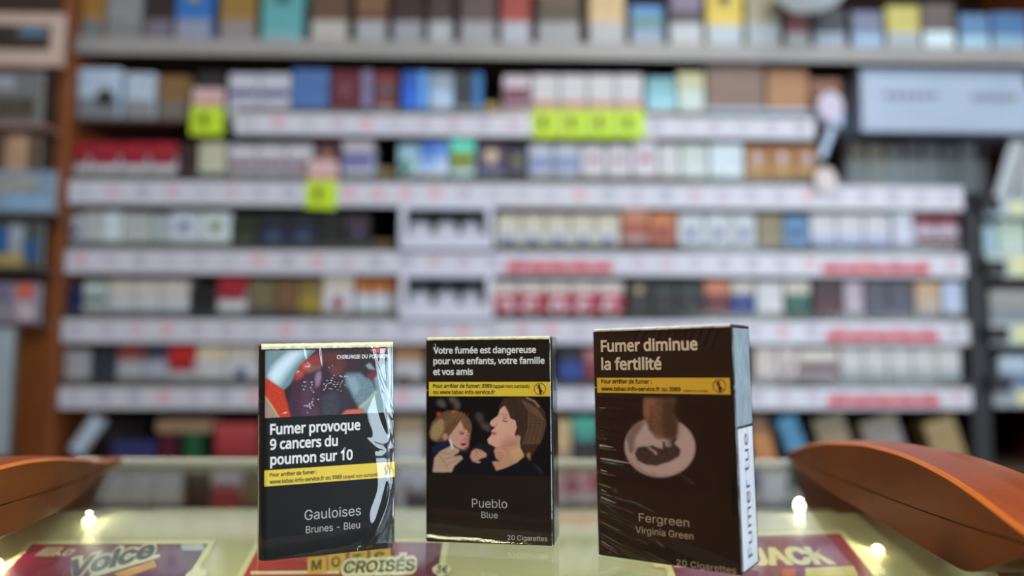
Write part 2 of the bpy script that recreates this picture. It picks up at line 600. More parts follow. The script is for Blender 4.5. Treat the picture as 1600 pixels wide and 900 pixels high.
def product(row, x0, x1, ytop, desc, body, lid=None, low=None, emb=None, mid=None, name='cigarette_pack', cat='cigarette pack',
            depth=62, lowf=0.42, w=PF, base=None, label=None, group=None, tilt=0.0):
    """a flip-top pack: lower box, lid, warning panel across the lower front, emblem or band on the upper front"""
    yb = RAILS.get(row, (735,))[0] if base is None else base
    u0, h1 = uh(x0, ytop, w)
    u1, _ = uh(x1, ytop, w)
    u0 = max(u0, UL + 1.5)
    hb = BASE[row] + 0.3 if base is None else uh((x0 + x1) / 2, base, w)[1]
    wd, ht = (u1 - u0 - 1.2) / 1000, (h1 - hb) / 1000
    jit = random.uniform(-.006, .006) if row != 'A' else 0.0
    t = thing(name, label or (desc + ' on the ' + ROWN[row]), cat, rk((u0 + u1) / 2, hb + abs(math.sin(tilt)) * wd * 500, w), (0, tilt, RROT + jit), group)
    d = depth / 1000
    c = 0.0008
    hs = ht * (0.70 if lid is not None or True else 1)
    MB().cbox(-wd / 2, wd / 2, 0, d, 0, hs - .0004, c).build('box', mat(body), t)
    MB().cbox(-wd / 2, wd / 2, 0, d, hs + .0004, ht, c).build('lid', mat(lid or body), t)
    if low:
        MB().box(-wd / 2 + .0012, wd / 2 - .0012, -.0006, -.0001, .001, ht * lowf).build('warning_panel', mat(low), t)
    if mid:                                   # (colour, z0, z1) band as fractions of the height
        MB().box(-wd / 2 + .002, wd / 2 - .002, -.0010, -.0001, ht * mid[1], ht * mid[2]).build('brand_band', mat([v * .88 for v in mid[0]]), t)
    if emb:                                   # (colour, z, radius mm, [x])
        ex = emb[3] / 1000 if len(emb) > 3 else 0
        MB().disc(ex, ht * emb[1], min(emb[2] * 1.12 / 1000, wd * .42), -.0016, 14, .0010).build('emblem', mat([v * .86 for v in emb[0]]), t)
    return t


def run(row, xs, ytop, desc, *a, **k):
    n = len(xs)
    for i, (xa, xb) in enumerate(xs):
        lb = '%s, %s from left of %d alike on %s' % (desc, ORD[i], n, ROWN[row])
        product(row, xa, xb, ytop, desc, *a, label=lb, group='%ss on the %s' % (desc, ROWN[row]), **k)


def even(x0, x1, n, gap=2):
    s = (x1 - x0) / n
    return [(x0 + i * s, x0 + (i + 1) * s - gap) for i in range(n)]


# --- top shelf: tobacco pouches and tins standing in clear-fronted slots
TA = [
    (117, 165, -16, 'amber pouch with grey label near the wooden side', (150, 112, 48), (112, 116, 122)),
    (169, 223, -20, 'pale grey tall carton beside the amber pouch', (142, 142, 146), (128, 130, 134)),
    (229, 272, -20, 'dark brown pouch with mauve label', (40, 26, 22), (112, 108, 126)),
    (276, 333, -20, 'bright blue pouch with yellow crest', (44, 112, 184), (142, 148, 172)),
    (345, 400, -18, 'gold pouch with grey label left of teal one', (150, 116, 58), (140, 134, 136)),
    (410, 474, -20, 'teal pouch with darker stamp', (92, 166, 170), (120, 176, 180)),
    (487, 545, -20, 'brown pouch with cream label right of teal one', (98, 72, 56), (182, 178, 172)),
    (557, 605, -20, 'gold and brown pouch with maroon stripe', (120, 90, 62), (162, 164, 170)),
    (615, 662, -20, 'very dark brown pouch with grey label', (54, 32, 28), (150, 152, 160)),
    (670, 708, -20, 'slim dark plum pouch with pale label', (68, 48, 48), (172, 178, 182)),
    (720, 774, -20, 'mauve brown pouch with lilac grey label', (92, 74, 74), (158, 158, 166)),
    (783, 829, -20, 'brick red pouch with pale label', (158, 66, 56), (176, 180, 190)),
    (840, 906, -20, 'dark olive pouch with gilt borders', (84, 74, 56), (158, 158, 160)),
    (920, 976, -20, 'sand coloured pouch with orange borders', (206, 180, 134), (178, 180, 180)),
    (985, 1036, 8, 'short steel blue pouch with green patch', (84, 138, 190), (150, 164, 178)),
    (1045, 1097, -20, 'black pouch with lilac streak', (52, 42, 48), (186, 190, 192)),
    (1103, 1159, -14, 'yellow pouch with dark crest', (214, 188, 70), (178, 190, 198)),
    (1165, 1217, -20, 'olive cream pouch right of yellow one', (164, 158, 130), (176, 186, 190)),
    (1226, 1263, 15, 'dull red small carton', (132, 80, 82), (170, 176, 174)),
    (1270, 1320, 14, 'dark slate small carton', (50, 56, 62), (150, 162, 176)),
    (1330, 1379, 18, 'grey blue small carton with pale blue label', (112, 122, 146), (150, 178, 208)),
    (1384, 1436, 9, 'mustard yellow small carton', (192, 182, 100), (160, 172, 178)),
    (1440, 1490, 5, 'taupe carton with label whitened by a painted highlight', (98, 88, 86), (200, 222, 228)),  # label colour brightened in place of a round highlight
    (1498, 1545, 22, 'blue carton with sky label near right end', (92, 130, 170), (160, 198, 216)),
    (1549, 1604, 20, 'deep blue carton at right end', (74, 114, 160), (140, 172, 192)),
]
for i, (a, b, y, ds, c, l) in enumerate(TA):
    emb = {3: ((206, 190, 90), .82, 9), 16: ((40, 36, 30), .86, 12), 5: ((62, 112, 122), .84, 16)}.get(i)
    mid = {7: ((110, 36, 34), .46, .54), 15: ((134, 120, 150), .6, 1), 12: ((120, 104, 76), .72, .84), 14: ((120, 160, 130), .5, .7)}.get(i)
    product('A', a, b, y, ds, c, None, l, emb, mid, name='tobacco_pouch', cat='tobacco', depth=80, lowf=.40 if i not in (5,) else .2)
# clear dividers between the slots of the top shelf
for p, q in zip(TA[:-1], TA[1:]):
    u, h = uh((p[1] + q[0]) / 2, -18)
    o = rl(MB(), u - .6, u + .6, -90, -14, BASE['A'] + .2, BASE['A'] + 72).build('divider', mat((88, 82, 66), 0.4, key='olive_divider'), rack)

# --- second shelf
product('B', 100, 189, 106, 'wide pale blue tobacco tin with dark figure', (182, 202, 222), None, (118, 126, 134), ((52, 54, 44), .42, 17, 14), name='tobacco_tin', cat='tobacco', depth=70)
product('B', 197, 243, 114, 'pale blue grey tobacco pouch between tin and ochre pouch', (184, 198, 214), None, (134, 136, 140), name='tobacco_pouch', cat='tobacco')
product('B', 249, 296, 118, 'ochre tobacco pouch left of a yellow price card', (128, 98, 58), None, (110, 104, 98), name='tobacco_pouch', cat='tobacco')
product('B', 308, 352, 112, 'black pouch behind a yellow price card', (34, 30, 36), None, None, name='tobacco_pouch', cat='tobacco', w=-30)
run('B', [(358, 405), (407, 454)], 115, 'white pack with navy band', (196, 196, 210), None, None, None, ((70, 78, 132), .50, .64))
product('B', 457, 514, 108, 'wide denim blue pack', (74, 112, 172), None, (196, 202, 196), None, lowf=.2)
product('B', 517, 563, 110, 'maroon pack with rosy crest', (98, 26, 44), None, (196, 202, 192), ((140, 84, 104), .62, 11), lowf=.22)
product('B', 565, 582, 110, 'slim lilac pack right of the maroon one', (132, 124, 158), None, (170, 172, 168), lowf=.2)
product('B', 586, 620, 112, 'dusky red pack left of the vivid blue one', (112, 48, 50), (120, 44, 46), (206, 208, 206), None, ((110, 84, 94), .5, .76), lowf=.3)
product('B', 628, 653, 112, 'vivid blue pack', (34, 104, 220), (40, 92, 180), (190, 200, 220), lowf=.25)
product('B', 654, 669, 112, 'slim light blue pack right of the vivid blue one', (104, 170, 240), None, (190, 214, 236), lowf=.25)
product('B', 672, 709, 114, 'ice blue pack with grey lid', (172, 198, 226), (150, 162, 176), (186, 204, 224), lowf=.4)
product('B', 712, 738, 114, 'dark slate pack with white lower label', (46, 56, 62), None, (200, 206, 216), lowf=.3)
product('B', 739, 754, 114, 'slim blue pack right of the dark slate one', (58, 122, 184), None, (200, 206, 216), lowf=.3)
product('B', 757, 781, 160, 'small tan box in a gap', (188, 156, 96), None, None, name='small_box', cat='box', w=-40)
product('B', 786, 829, 118, 'white pack with mauve and maroon print', (206, 192, 202), None, (120, 82, 98), None, ((132, 70, 94), .44, .74), lowf=.4)
for i, (a, b) in enumerate([(832, 873), (875, 917), (919, 961), (963, 1004)]):
    product('B', a, b, 117, '', (206, 204, 206), None, (176, 96, 84), None, None, lowf=.45,
            label='white pack above a yellow price card, %s of four side by side' % ORD[i], group='white packs above yellow price cards')
product('B', 1010, 1055, 121, 'aqua pack', (146, 206, 218), (120, 176, 186), (208, 212, 220), lowf=.35)
product('B', 1058, 1100, 113, 'pale mint pack beside a large brown carton', (196, 214, 202), (190, 190, 150), (200, 212, 208), lowf=.4)
product('B', 1103, 1193, 102, 'large cocoa brown carton', (134, 108, 94), None, None, None, ((140, 116, 100), .2, .86), name='carton', cat='carton', depth=90, base=170, w=-20)
product('B', 1197, 1262, 109, 'caramel brown carton', (164, 118, 78), (158, 112, 74), None, name='carton', cat='carton', depth=90, base=170, w=-20)
product('B', 1265, 1314, 124, 'low russet carton behind a round tag', (124, 78, 58), (134, 92, 68), None, name='carton', cat='carton', depth=90, base=170, w=-20)
# flat pale blue sleeve the cartons stand on
u0, h0 = uh(1103, 170, -14)
u1, h1 = uh(1316, 170, -14)
sl = thing('cardboard_tray', 'pale blue flat tray under three brown cartons on the second shelf', 'tray', rk((u0 + u1) / 2, BASE['B'] + .2, -14), (0, 0, RROT))
wd = (u1 - u0) / 1000
hh = (h0 - 2 - BASE['B'] - .2) / 1000
sm = mat((184, 204, 232), 0.5, key='pale_blue_tray')
MB().box(-wd / 2, wd / 2, .001, .1, 0, hh).build('tray_base', sm, sl)
MB().box(-wd / 2, wd / 2, -.001, .0008, 0, hh + .003).build('front_lip', sm, sl)

# --- third shelf
run('C', [(97, 141), (144, 188), (190, 233), (235, 277)], 222, 'red topped white pack', (196, 196, 204), (158, 22, 44), (196, 200, 208), None, ((158, 22, 44), .5, .72), lowf=.40)
product('C', 279, 308, 224, 'dark maroon narrow pack', (52, 28, 32), None, None)
product('C', 311, 353, 222, 'cream pack', (190, 190, 166), None, (186, 188, 176))
run('C', [(358, 401), (403, 446), (448, 489)], 226, 'white pack with maroon band', (196, 194, 204), None, None, None, ((112, 44, 60), .48, .62))
product('C', 492, 531, 222, 'dark red pack behind a yellow price card', (82, 34, 40), (78, 40, 42), None, ((196, 140, 120), .7, 9))
product('C', 535, 584, 220, 'lilac and white pack', (186, 200, 222), (190, 184, 190), (196, 204, 220), None, ((124, 124, 178), .42, .78))
product('C', 588, 618, 262, 'low tan box in the dark gap', (152, 124, 84), None, None, name='small_box', cat='box', w=-40)
product('C', 622, 656, 226, 'white pack with teal wave', (176, 214, 226), (150, 190, 206), (206, 222, 236), ((88, 150, 142), .5, 13, -6))
product('C', 658, 679, 222, 'white and royal blue pack', (140, 180, 236), (76, 122, 214), (226, 234, 246))
product('C', 680, 700, 222, 'narrow white and sky blue pack', (182, 212, 246), (104, 154, 232), (230, 236, 246))
product('C', 703, 742, 215, 'cyan pack with lime green panel', (150, 222, 236), (104, 232, 206), (206, 232, 246), None, ((140, 160, 52), .38, .74))
product('C', 745, 791, 226, 'dark purple pack with painted cream highlight', (78, 62, 102), (84, 64, 88), (110, 122, 144), ((232, 212, 180), .74, 13))  # cream spot is an out-of-focus highlight painted as a disc
product('C', 794, 822, 230, 'dark grey pack with khaki stripe', (70, 74, 86), (62, 64, 78), (58, 60, 70), None, ((132, 122, 84), .62, .76))
run('C', [(826, 864), (867, 905)], 226, 'white pack with soft blue patch', (206, 210, 222), None, (186, 192, 194), None, ((150, 170, 214), .42, .8), lowf=.3)
run('C', [(908, 945), (948, 985)], 226, 'white pack with rosy spot', (206, 204, 210), None, (184, 184, 188), ((184, 120, 136), .68, 8), lowf=.3)
product('C', 988, 1026, 216, 'tall white pack with red spot', (210, 206, 214), None, (196, 186, 186), ((190, 92, 112), .62, 9), lowf=.3)
product('C', 1029, 1061, 226, 'plain off white pack', (206, 208, 210), None, (196, 190, 182), lowf=.3)
product('C', 1063, 1105, 226, 'mint white pack', (204, 214, 212), (196, 208, 202), (186, 192, 190), lowf=.3)
product('C', 1108, 1161, 224, 'wide icy white pack', (206, 222, 232), None, (192, 204, 210), lowf=.3)
run('C', [(1164, 1201), (1203, 1241), (1243, 1280)], 228, 'gold brown pack with pale patch', (172, 130, 72), (164, 112, 64), (190, 192, 198), ((204, 188, 190), .72, 11), lowf=.3)

# --- fourth shelf
product('D', 99, 126, 335, 'white pack with navy patch at left end', (180, 186, 200), None, (186, 194, 208), ((52, 62, 112), .58, 11))
product('D', 128, 159, 331, 'grey white pack', (184, 186, 190), None, None)
product('D', 161, 191, 331, 'bright white pack', (204, 218, 222), None, None)
product('D', 193, 238, 333, 'wide pale grey pack', (176, 182, 182), None, (184, 190, 190))
product('D', 240, 262, 335, 'slim pale blue grey pack', (170, 182, 188), None, None)
product('D', 265, 312, 332, 'white pack with lavender blue oval', (198, 206, 216), None, None, ((112, 124, 186), .68, 10))
product('D', 314, 361, 332, 'white pack with green oval', (202, 212, 216), None, None, ((112, 152, 108), .68, 10))
product('D', 364, 404, 336, 'black green pack', (34, 46, 28), None, (26, 34, 24), ((84, 88, 74), .4, 11))
run('D', [(406, 450), (452, 496)], 334, 'midnight blue pack', (30, 40, 66), (26, 32, 42), (34, 46, 76), ((70, 90, 124), .44, 12))
product('D', 498, 536, 334, 'black pack with grey base label', (24, 26, 26), None, (140, 142, 148), lowf=.3)
product('D', 538, 577, 336, 'black pack with violet spot', (40, 36, 44), (56, 44, 54), (122, 132, 144), ((116, 84, 150), .6, 7, 5), lowf=.3)
product('D', 582, 616, 375, 'low ochre box in the dark gap', (150, 118, 70), None, None, name='small_box', cat='box', w=-40)
run('D', even(776, 970, 5), 335, 'white pack with blue and gold print', (204, 204, 200), (204, 198, 180), (190, 186, 174), ((96, 116, 170), .42, 9), lowf=.18)
product('D', 971, 1013, 322, 'tall russet pack', (156, 78, 60), (204, 140, 108), (116, 46, 46), None, ((190, 150, 146), .3, .46), lowf=.26)
product('D', 1015, 1056, 332, 'orange brown pack', (168, 92, 66), (196, 122, 72), (110, 52, 52), ((150, 44, 36), .6, 10), lowf=.28)
run('D', [(1059, 1100), (1102, 1142), (1144, 1180)], 334, 'white pack with blue flower', (200, 206, 214), None, (178, 194, 214), ((84, 116, 172), .56, 9), lowf=.34)
product('D', 1183, 1222, 335, 'olive khaki pack', (140, 130, 102), None, (140, 132, 110))
product('D', 1224, 1262, 338, 'steel blue pack', (96, 138, 178), None, (126, 160, 200), ((62, 98, 144), .62, 10))
run('D', even(1265, 1392, 3), 334, 'white pack with hazy blue base', (204, 206, 214), None, (154, 166, 202), lowf=.5)
product('D', 1394, 1426, 331, 'white pack left of maroon ones', (202, 208, 222), None, (172, 182, 214))
run('D', [(1428, 1460), (1462, 1496)], 331, 'maroon and white pack', (198, 190, 206), (118, 42, 54), None, None, ((104, 34, 46), .36, .52))

# --- fifth shelf
product('E', 95, 128, 444, 'navy pack at left end', (30, 36, 84), None, None)
product('E', 131, 169, 440, 'white pack with green stripe', (178, 190, 190), None, None, None, ((52, 98, 78), .52, .64))
run('E', [(172, 210), (212, 251), (253, 295)], 438, 'off white pack', (190, 194, 196), (200, 194, 184), (186, 198, 208))
product('E', 300, 338, 444, 'solid black pack', (26, 26, 28), None, (120, 124, 130), lowf=.22)
product('E', 341, 386, 432, 'red and white pack', (196, 198, 204), (158, 36, 52), None, None, ((160, 30, 46), .52, .72))
product('E', 389, 430, 438, 'olive brown pack', (114, 104, 74), None, (84, 84, 84))
product('E', 432, 465, 438, 'sepia brown pack', (116, 88, 58), None, (98, 70, 58))
product('E', 467, 503, 438, 'olive yellow pack', (152, 134, 58), (126, 110, 60), None)
product('E', 505, 553, 430, 'white pack with red ring', (208, 206, 212), (206, 192, 182), None, ((152, 60, 72), .46, 11))
run('E', even(557, 632, 3), 436, 'orange capped white pack', (200, 206, 214), (178, 108, 46), None)
product('E', 980, 1016, 440, 'black pack with cream spot', (34, 30, 30), None, (150, 150, 148), ((196, 176, 120), .82, 8), lowf=.26)
run('E', [(1018, 1056), (1058, 1099)], 442, 'black brown pack', (30, 26, 26), (40, 46, 42), (150, 152, 152), lowf=.22)
product('E', 1101, 1140, 438, 'wine red pack with orange lid', (98, 32, 38), (198, 124, 92), (160, 160, 160), lowf=.2)
product('E', 1142, 1178, 438, 'royal blue pack with cream lid', (36, 58, 128), (196, 192, 184), (180, 186, 196), lowf=.22)
product('E', 1181, 1223, 440, 'plain white pack between blue and green ones', (208, 210, 214), None, (204, 208, 212))
product('E', 1226, 1265, 438, 'bottle green pack with cream lid', (34, 92, 80), (198, 196, 184), (176, 180, 176), lowf=.28)
product('E', 1270, 1315, 438, 'deep maroon pack', (76, 30, 38), (60, 30, 34), (112, 98, 78), lowf=.24)
product('E', 1318, 1348, 440, 'lilac white pack', (184, 170, 186), None, (176, 172, 180))
run('E', [(1351, 1387), (1389, 1426)], 440, 'charcoal grey pack', (78, 80, 96), (82, 82, 92), (110, 110, 118), lowf=.3)
product('E', 1429, 1468, 440, 'beige pack near right end', (188, 166, 146), (196, 166, 134), (170, 168, 168))
product('E', 1471, 1504, 440, 'pale sky pack at right end', (182, 198, 224), None, (180, 190, 206))
# five red packs with a white open ring
for i, (a, b) in enumerate(even(770, 976, 5)):
    t = product('E', a, b, 440, '', (168, 24, 42), (206, 196, 190), None, label='red pack with white open ring and pale cap, %s of five' % ORD[i],
                group='red packs with white rings', base=502, w=2.8 + 62 if False else PF)
    tw = (uh(b, 440)[0] - uh(a, 440)[0]) / 1000
    hz = .030
    a0 = (-150, 40, 0, 40, 40)[i]
    MB().ring(0.0, hz, tw * .17, tw * .36, -.0012, 20, a0, a0 + (300 if i != 2 else 360), .001).build('ring_mark', mat((216, 196, 208)), t)

# --- sixth shelf
product('F', 97, 141, 548, 'grey white pack at left end', (164, 164, 170), None, (176, 176, 184))
product('F', 144, 182, 545, 'blue black pack', (44, 52, 66), (42, 48, 60), None)
product('F', 184, 225, 541, 'white pack with rust lid', (166, 170, 178), (136, 66, 58), None)
product('F', 227, 262, 541, 'pale grey blue pack', (164, 170, 184), (60, 66, 84), None)
product('F', 264, 306, 540, 'bright red capped white pack', (186, 188, 192), (188, 40, 40), None, None, ((176, 34, 38), .46, .72))
product('F', 308, 351, 540, 'cream capped white pack', (192, 194, 196), (216, 202, 172), None)
product('F', 353, 402, 541, 'white pack with navy patch', (196, 198, 204), (200, 192, 176), None, ((76, 90, 146), .42, 11))
product('F', 614, 660, 543, 'brown capped white pack between the two left standing packs', (186, 186, 192), (160, 122, 84), None, ((110, 60, 66), .3, 10, -6))
product('F', 872, 911, 545, 'navy capped blue pack', (36, 66, 140), (30, 34, 54), (34, 66, 146))
product('F', 913, 936, 545, 'crimson narrow pack', (126, 44, 58), (170, 110, 110), None)
product('F', 1178, 1213, 542, 'cream white pack left of the maroon banded one', (204, 196, 190), None, (176, 168, 168))
product('F', 1248, 1308, 545, 'wide white pack with maroon band', (186, 176, 184), (214, 206, 200), (138, 116, 124), None, ((98, 34, 38), .5, .68))
product('F', 1215, 1246, 542, 'white pack with rosy smudge', (206, 198, 196), None, (170, 160, 162), ((150, 108, 112), .56, 7))
run('F', even(1312, 1502, 5), 543, 'white pack with misty grey base', (206, 206, 204), None, (158, 168, 174), lowf=.55)

# --- lowest shelf, mostly hidden by the counter
product('G', 244, 331, 656, 'flat tan carton on dark packs', (150, 126, 98), None, None, name='carton', cat='carton', base=676)
product('G', 248, 276, 678, 'dark claret pack under the tan carton', (76, 24, 40), None, None)
product('G', 287, 314, 678, 'dark green pack under the tan carton', (28, 82, 52), None, None)
product('G', 336, 402, 662, 'red carton', (158, 56, 58), (172, 70, 72), (120, 34, 44), name='carton', cat='carton', lowf=.4)
product('G', 176, 242, 690, 'navy carton', (46, 54, 104), None, None, name='carton', cat='carton')
product('G', 158, 232, 655, 'charcoal pouch behind the navy carton', (56, 52, 54), None, None, name='tobacco_pouch', cat='tobacco', w=-110)
product('G', 614, 662, 652, 'beige and grey pack between two standing packs', (182, 176, 164), (150, 134, 108), (170, 176, 186))
product('G', 868, 892, 656, 'sand coloured slim pack', (190, 164, 120), None, (150, 130, 110))
product('G', 894, 934, 652, 'turquoise topped black pack', (30, 30, 30), (70, 158, 144), None, None, ((70, 158, 144), .56, .8))
product('G', 1182, 1216, 655, 'orange brown pouch', (176, 116, 58), (112, 74, 50), None, name='tobacco_pouch', cat='tobacco', tilt=-.25)
product('G', 1238, 1270, 652, 'bright blue leaning pouch', (62, 128, 166), None, None, name='tobacco_pouch', cat='tobacco', tilt=-.35)
product('G', 1290, 1340, 655, 'khaki leaning pouch', (136, 118, 88), (112, 100, 74), None, name='tobacco_pouch', cat='tobacco', tilt=-.3)
product('G', 1362, 1422, 660, 'grey taupe leaning pouch', (128, 124, 122), (120, 112, 94), None, name='tobacco_pouch', cat='tobacco', tilt=-.3)
product('G', 1462, 1512, 660, 'mustard brown leaning pouch', (150, 128, 82), None, None, name='tobacco_pouch', cat='tobacco', tilt=-.3)


# --- white frames with three dark packs each
def frame_case(ya, yb, row, which):
    HW_ = 15.0
    u0, h1 = uh(624, ya, HW_)
    u1, _ = uh(771, ya, HW_)
    h0 = uh(700, yb, HW_)[1]
    wd, ht = (u1 - u0) / 1000, (h1 - h0) / 1000
    t = thing('pack_holder', '%s white display holder holding three dark packs on the %s' % (which, ROWN[row]), 'pack holder', rk((u0 + u1) / 2, h0, HW_), (0, 0, RROT), 'white frames with dark packs')
    wm = mat((206, 208, 224), 0.35, mottle=0.03, key='white_frame')
    MB().cbox(-wd / 2, -wd / 2 + .015, 0, .012, 0, ht, .001).build('left_post', wm, t)
    MB().cbox(wd / 2 - .015, wd / 2, 0, .012, 0, ht, .001).build('right_post', wm, t)
    MB().cbox(-wd / 2 + .0155, wd / 2 - .0155, .001, .011, ht - .010, ht, .001).build('top_bar', wm, t)
    MB().cbox(-wd / 2 + .0155, wd / 2 - .0155, .001, .011, 0, .030, .001).build('lower_board', wm, t)
    for i, (a, b) in enumerate([(641, 674), (682, 715), (722, 753)]):
        product(row, a, b, ya + 9, '', (34, 44, 42), (44, 52, 62), (190, 194, 206), ((58, 70, 80), .72, 11), lowf=.48, base=yb - 18,
                label='dark green pack with white base in the %s white frame, %s of three' % (which, ORD[i]), group='dark packs in the %s frame' % which)


frame_case(318, 389, 'D', 'upper')
frame_case(425, 499, 'E', 'lower')

# --- yellow price cards clipped to the rails
ycm = mat((190, 222, 40), 0.5, mottle=0.03, key='yellow_card')
ink = mat((28, 32, 14), 0.6, key='card_ink')


def price_card(xa, xb, ya, yb, yh, label, rot=0.0, group=None, head=(208, 176, 176)):
    u0, h1 = uh(xa, ya, 6)
    u1, _ = uh(xb, ya, 6)
    h0 = uh((xa + xb) / 2, yb, 6)[1]
    hh = uh((xa + xb) / 2, yh, 6)[1]
    wd, ht = (u1 - u0) / 1000, (h1 - h0) / 1000
    t = thing('price_card', label, 'price card', rk((u0 + u1) / 2, h0, 6), (0, rot, RROT), group)
    MB().box(-wd / 2, wd / 2, 0, .0012, 0, ht).build('card', ycm, t)
    MB().box(-wd / 2 + .001, wd / 2 - .001, 0.0002, .0012, ht + .0002, (hh - h0) / 1000).build('header', mat(head, 0.5, key='card_header'), t)
    MB().box(-wd / 2 + .003, wd / 2 - .004, -.0004, .0001, ht + .004, ht + .011).build('header_print', mat((186, 110, 100), 0.5, key='header_print'), t)
    text('euro_sign', '\u20ac', F_NAME, -wd * .24, ht * .34, wd * .26, ht * .38, ink, t, y=-.0004, bold=.05)
    return t


price_card(298, 350, 166, 211, 138, 'yellow price card with pink header hanging at the left of second shelf', .02)
price_card(477, 526, 282, 326, 250, 'yellow price card tilted on the third shelf rail', .05)
for i, (a, b) in enumerate([(832, 874), (876, 918), (920, 962), (964, 1007)]):
    price_card(a, b, 170, 216, 164, 'yellow price card in the row of four on second shelf, %s from left' % ORD[i], 0, 'row of yellow price cards')

# --- round tags, pale stick
tagm = mat((206, 196, 214), 0.5, mottle=0.04, key='round_tag')


def round_tag(px, py, rx, label, c, w=14):
    u, h = uh(px, py, w)
    t = thing('shelf_tag', label, 'tag', rk(u, h, w), (0, 0, RROT))
    r = rx * 1.28 / 1000
    MB().disc(0, 0, r, 0, 28, .0012, r * 1.15).build('disc', mat(c, 0.5, mottle=0.04, key='tag_disc'), t)
    MB().ring(0, 0, r * .3, r * .42, -.0005, 20, t=.0004).build('print_ring', mat([v * .88 for v in c], 0.5, key='tag_print'), t)
    MB().box(-.003, .003, .0015, .016, -.002, .002).build('clip', tagm, t)
    return t


round_tag(1298, 166, 21, 'pale lilac round tag in front of russet carton', (200, 192, 214))
round_tag(1290, 281, 18, 'pinkish white round tag on the third shelf rail', (214, 202, 202))
u0, h0 = uh(1283, 247, 10)
u1, h1 = uh(1300, 202, 10)
st = thing('plastic_stick', 'pale blue slanted plastic stick between the two round tags', 'stick', rk(u0, h0, 10), (0, math.atan2(u1 - u0, h1 - h0), RROT))
L = math.hypot(u1 - u0, h1 - h0) / 1000
MB().cbox(-.0075, .0075, 0, .004, 0, L, .001).build('stick', mat((176, 196, 222), 0.4, key='stick_plastic'), st)
MB().cbox(-.0085, .0085, -.0005, .0045, L + .0003, L + .006, .001).build('end_cap', mat((196, 206, 222), 0.4, key='stick_cap'), st)

# --- white box on a clear stand at the right
u0, h1 = uh(1343, 108, 16)
u1, _ = uh(1618, 108, 16)
hb = uh(1450, 206, 16)[1]
wb = thing('storage_box', 'large white storage box with grey lettering on the clear stand', 'box', rk((u0 + u1) / 2, hb, 16), (0, 0, RROT))
wd, ht = (u1 - u0) / 1000, (h1 - hb) / 1000
wbm = mat((160, 176, 198), 0.4, mottle=0.05, scale=12, key='white_carton')
# front leans back a little, like a tray with a sloping face
m = MB()
vs = [(-wd / 2, -.002, 0), (wd / 2, -.002, 0), (wd / 2, .17, 0), (-wd / 2, .17, 0), (-wd / 2 + .012, .020, ht), (wd / 2 - .012, .020, ht), (wd / 2 - .012, .15, ht), (-wd / 2 + .012, .15, ht)]
m.add(vs, [(0, 3, 2, 1), (4, 5, 6, 7), (0, 1, 5, 4), (1, 2, 6, 5), (2, 3, 7, 6), (3, 0, 4, 7)])
m.build('box', wbm, wb)
MB().cbox(-wd / 2 + .006, wd / 2 - .006, .014, .156, ht + .0004, ht + .006, .001).build('lid', wbm, wb)
for (a, b, z0, z1) in ((1384, 1470, .56, .66), (1520, 1592, .54, .64)):
    ua, ub = (uh(a, 150, 10)[0] - (u0 + u1) / 2) / 1000, (uh(b, 150, 10)[0] - (u0 + u1) / 2) / 1000
    y0, y1 = -.002 + .022 * z0, -.002 + .022 * z1
    q = MB()
    nb = 6
    sw = (ub - ua) / nb
    for i in range(nb):                       # blurred block lettering as separate dark strokes
        xa, xb = ua + i * sw, ua + (i + .82) * sw
        q.add([(xa, y0 - .0006, ht * z0), (xb, y0 - .0006, ht * z0), (xb, y1 - .0006, ht * z1), (xa, y1 - .0006, ht * z1)], [(0, 1, 2, 3)])
    q.build('lettering', mat((108, 114, 126), 0.5, key='grey_print'), wb)

acr = clear_mat('acrylic', (.80, .84, .85), 1.25, .15, haze=.05)
us0, us1 = uh(1318, 250)[0], uh(1534, 250)[0] + 3
hs0, hs1 = RT_H['C'] + 1, hb - 1
hs0 = BASE['C'] + .3
ac = thing('acrylic_stand', 'clear acrylic stand full of dark packs under the white box', 'stand', rk((us0 + us1) / 2, hs0, -2), (0, 0, RROT))
wd, ht = (us1 - us0) / 1000, (hs1 - hs0) / 1000
MB().box(-wd / 2, wd / 2, 0, .003, .0, ht * .55).build('front_panel', acr, ac)
MB().box(-wd / 2, -wd / 2 + .003, .0035, .14, 0, ht - .004).build('side_panel', acr, ac)
MB().box(wd / 2 - .003, wd / 2, .0035, .14, 0, ht - .004).build('side_panel', acr, ac)
MB().box(-wd / 2 - .01, wd / 2 + .10, .0, .14, ht - .0035, ht - .0005).build('top_plate', acr, ac)
cols = [(74, 66, 52), (92, 82, 56), (70, 70, 66), (40, 48, 50), (58, 66, 68), (36, 44, 48), (64, 74, 78)]
for i, (a, b) in enumerate(even(1326, 1528, 7, 3)):
    product('C', a, b, 222 + (i % 3) * 2, '', cols[i], [v * .8 for v in cols[i]], [min(255, v * 1.25) for v in cols[i]], lowf=.45, w=-12,
            label='dark pack inside the clear acrylic stand, %s of seven from left' % ORD[i], group='dark packs in the acrylic stand')
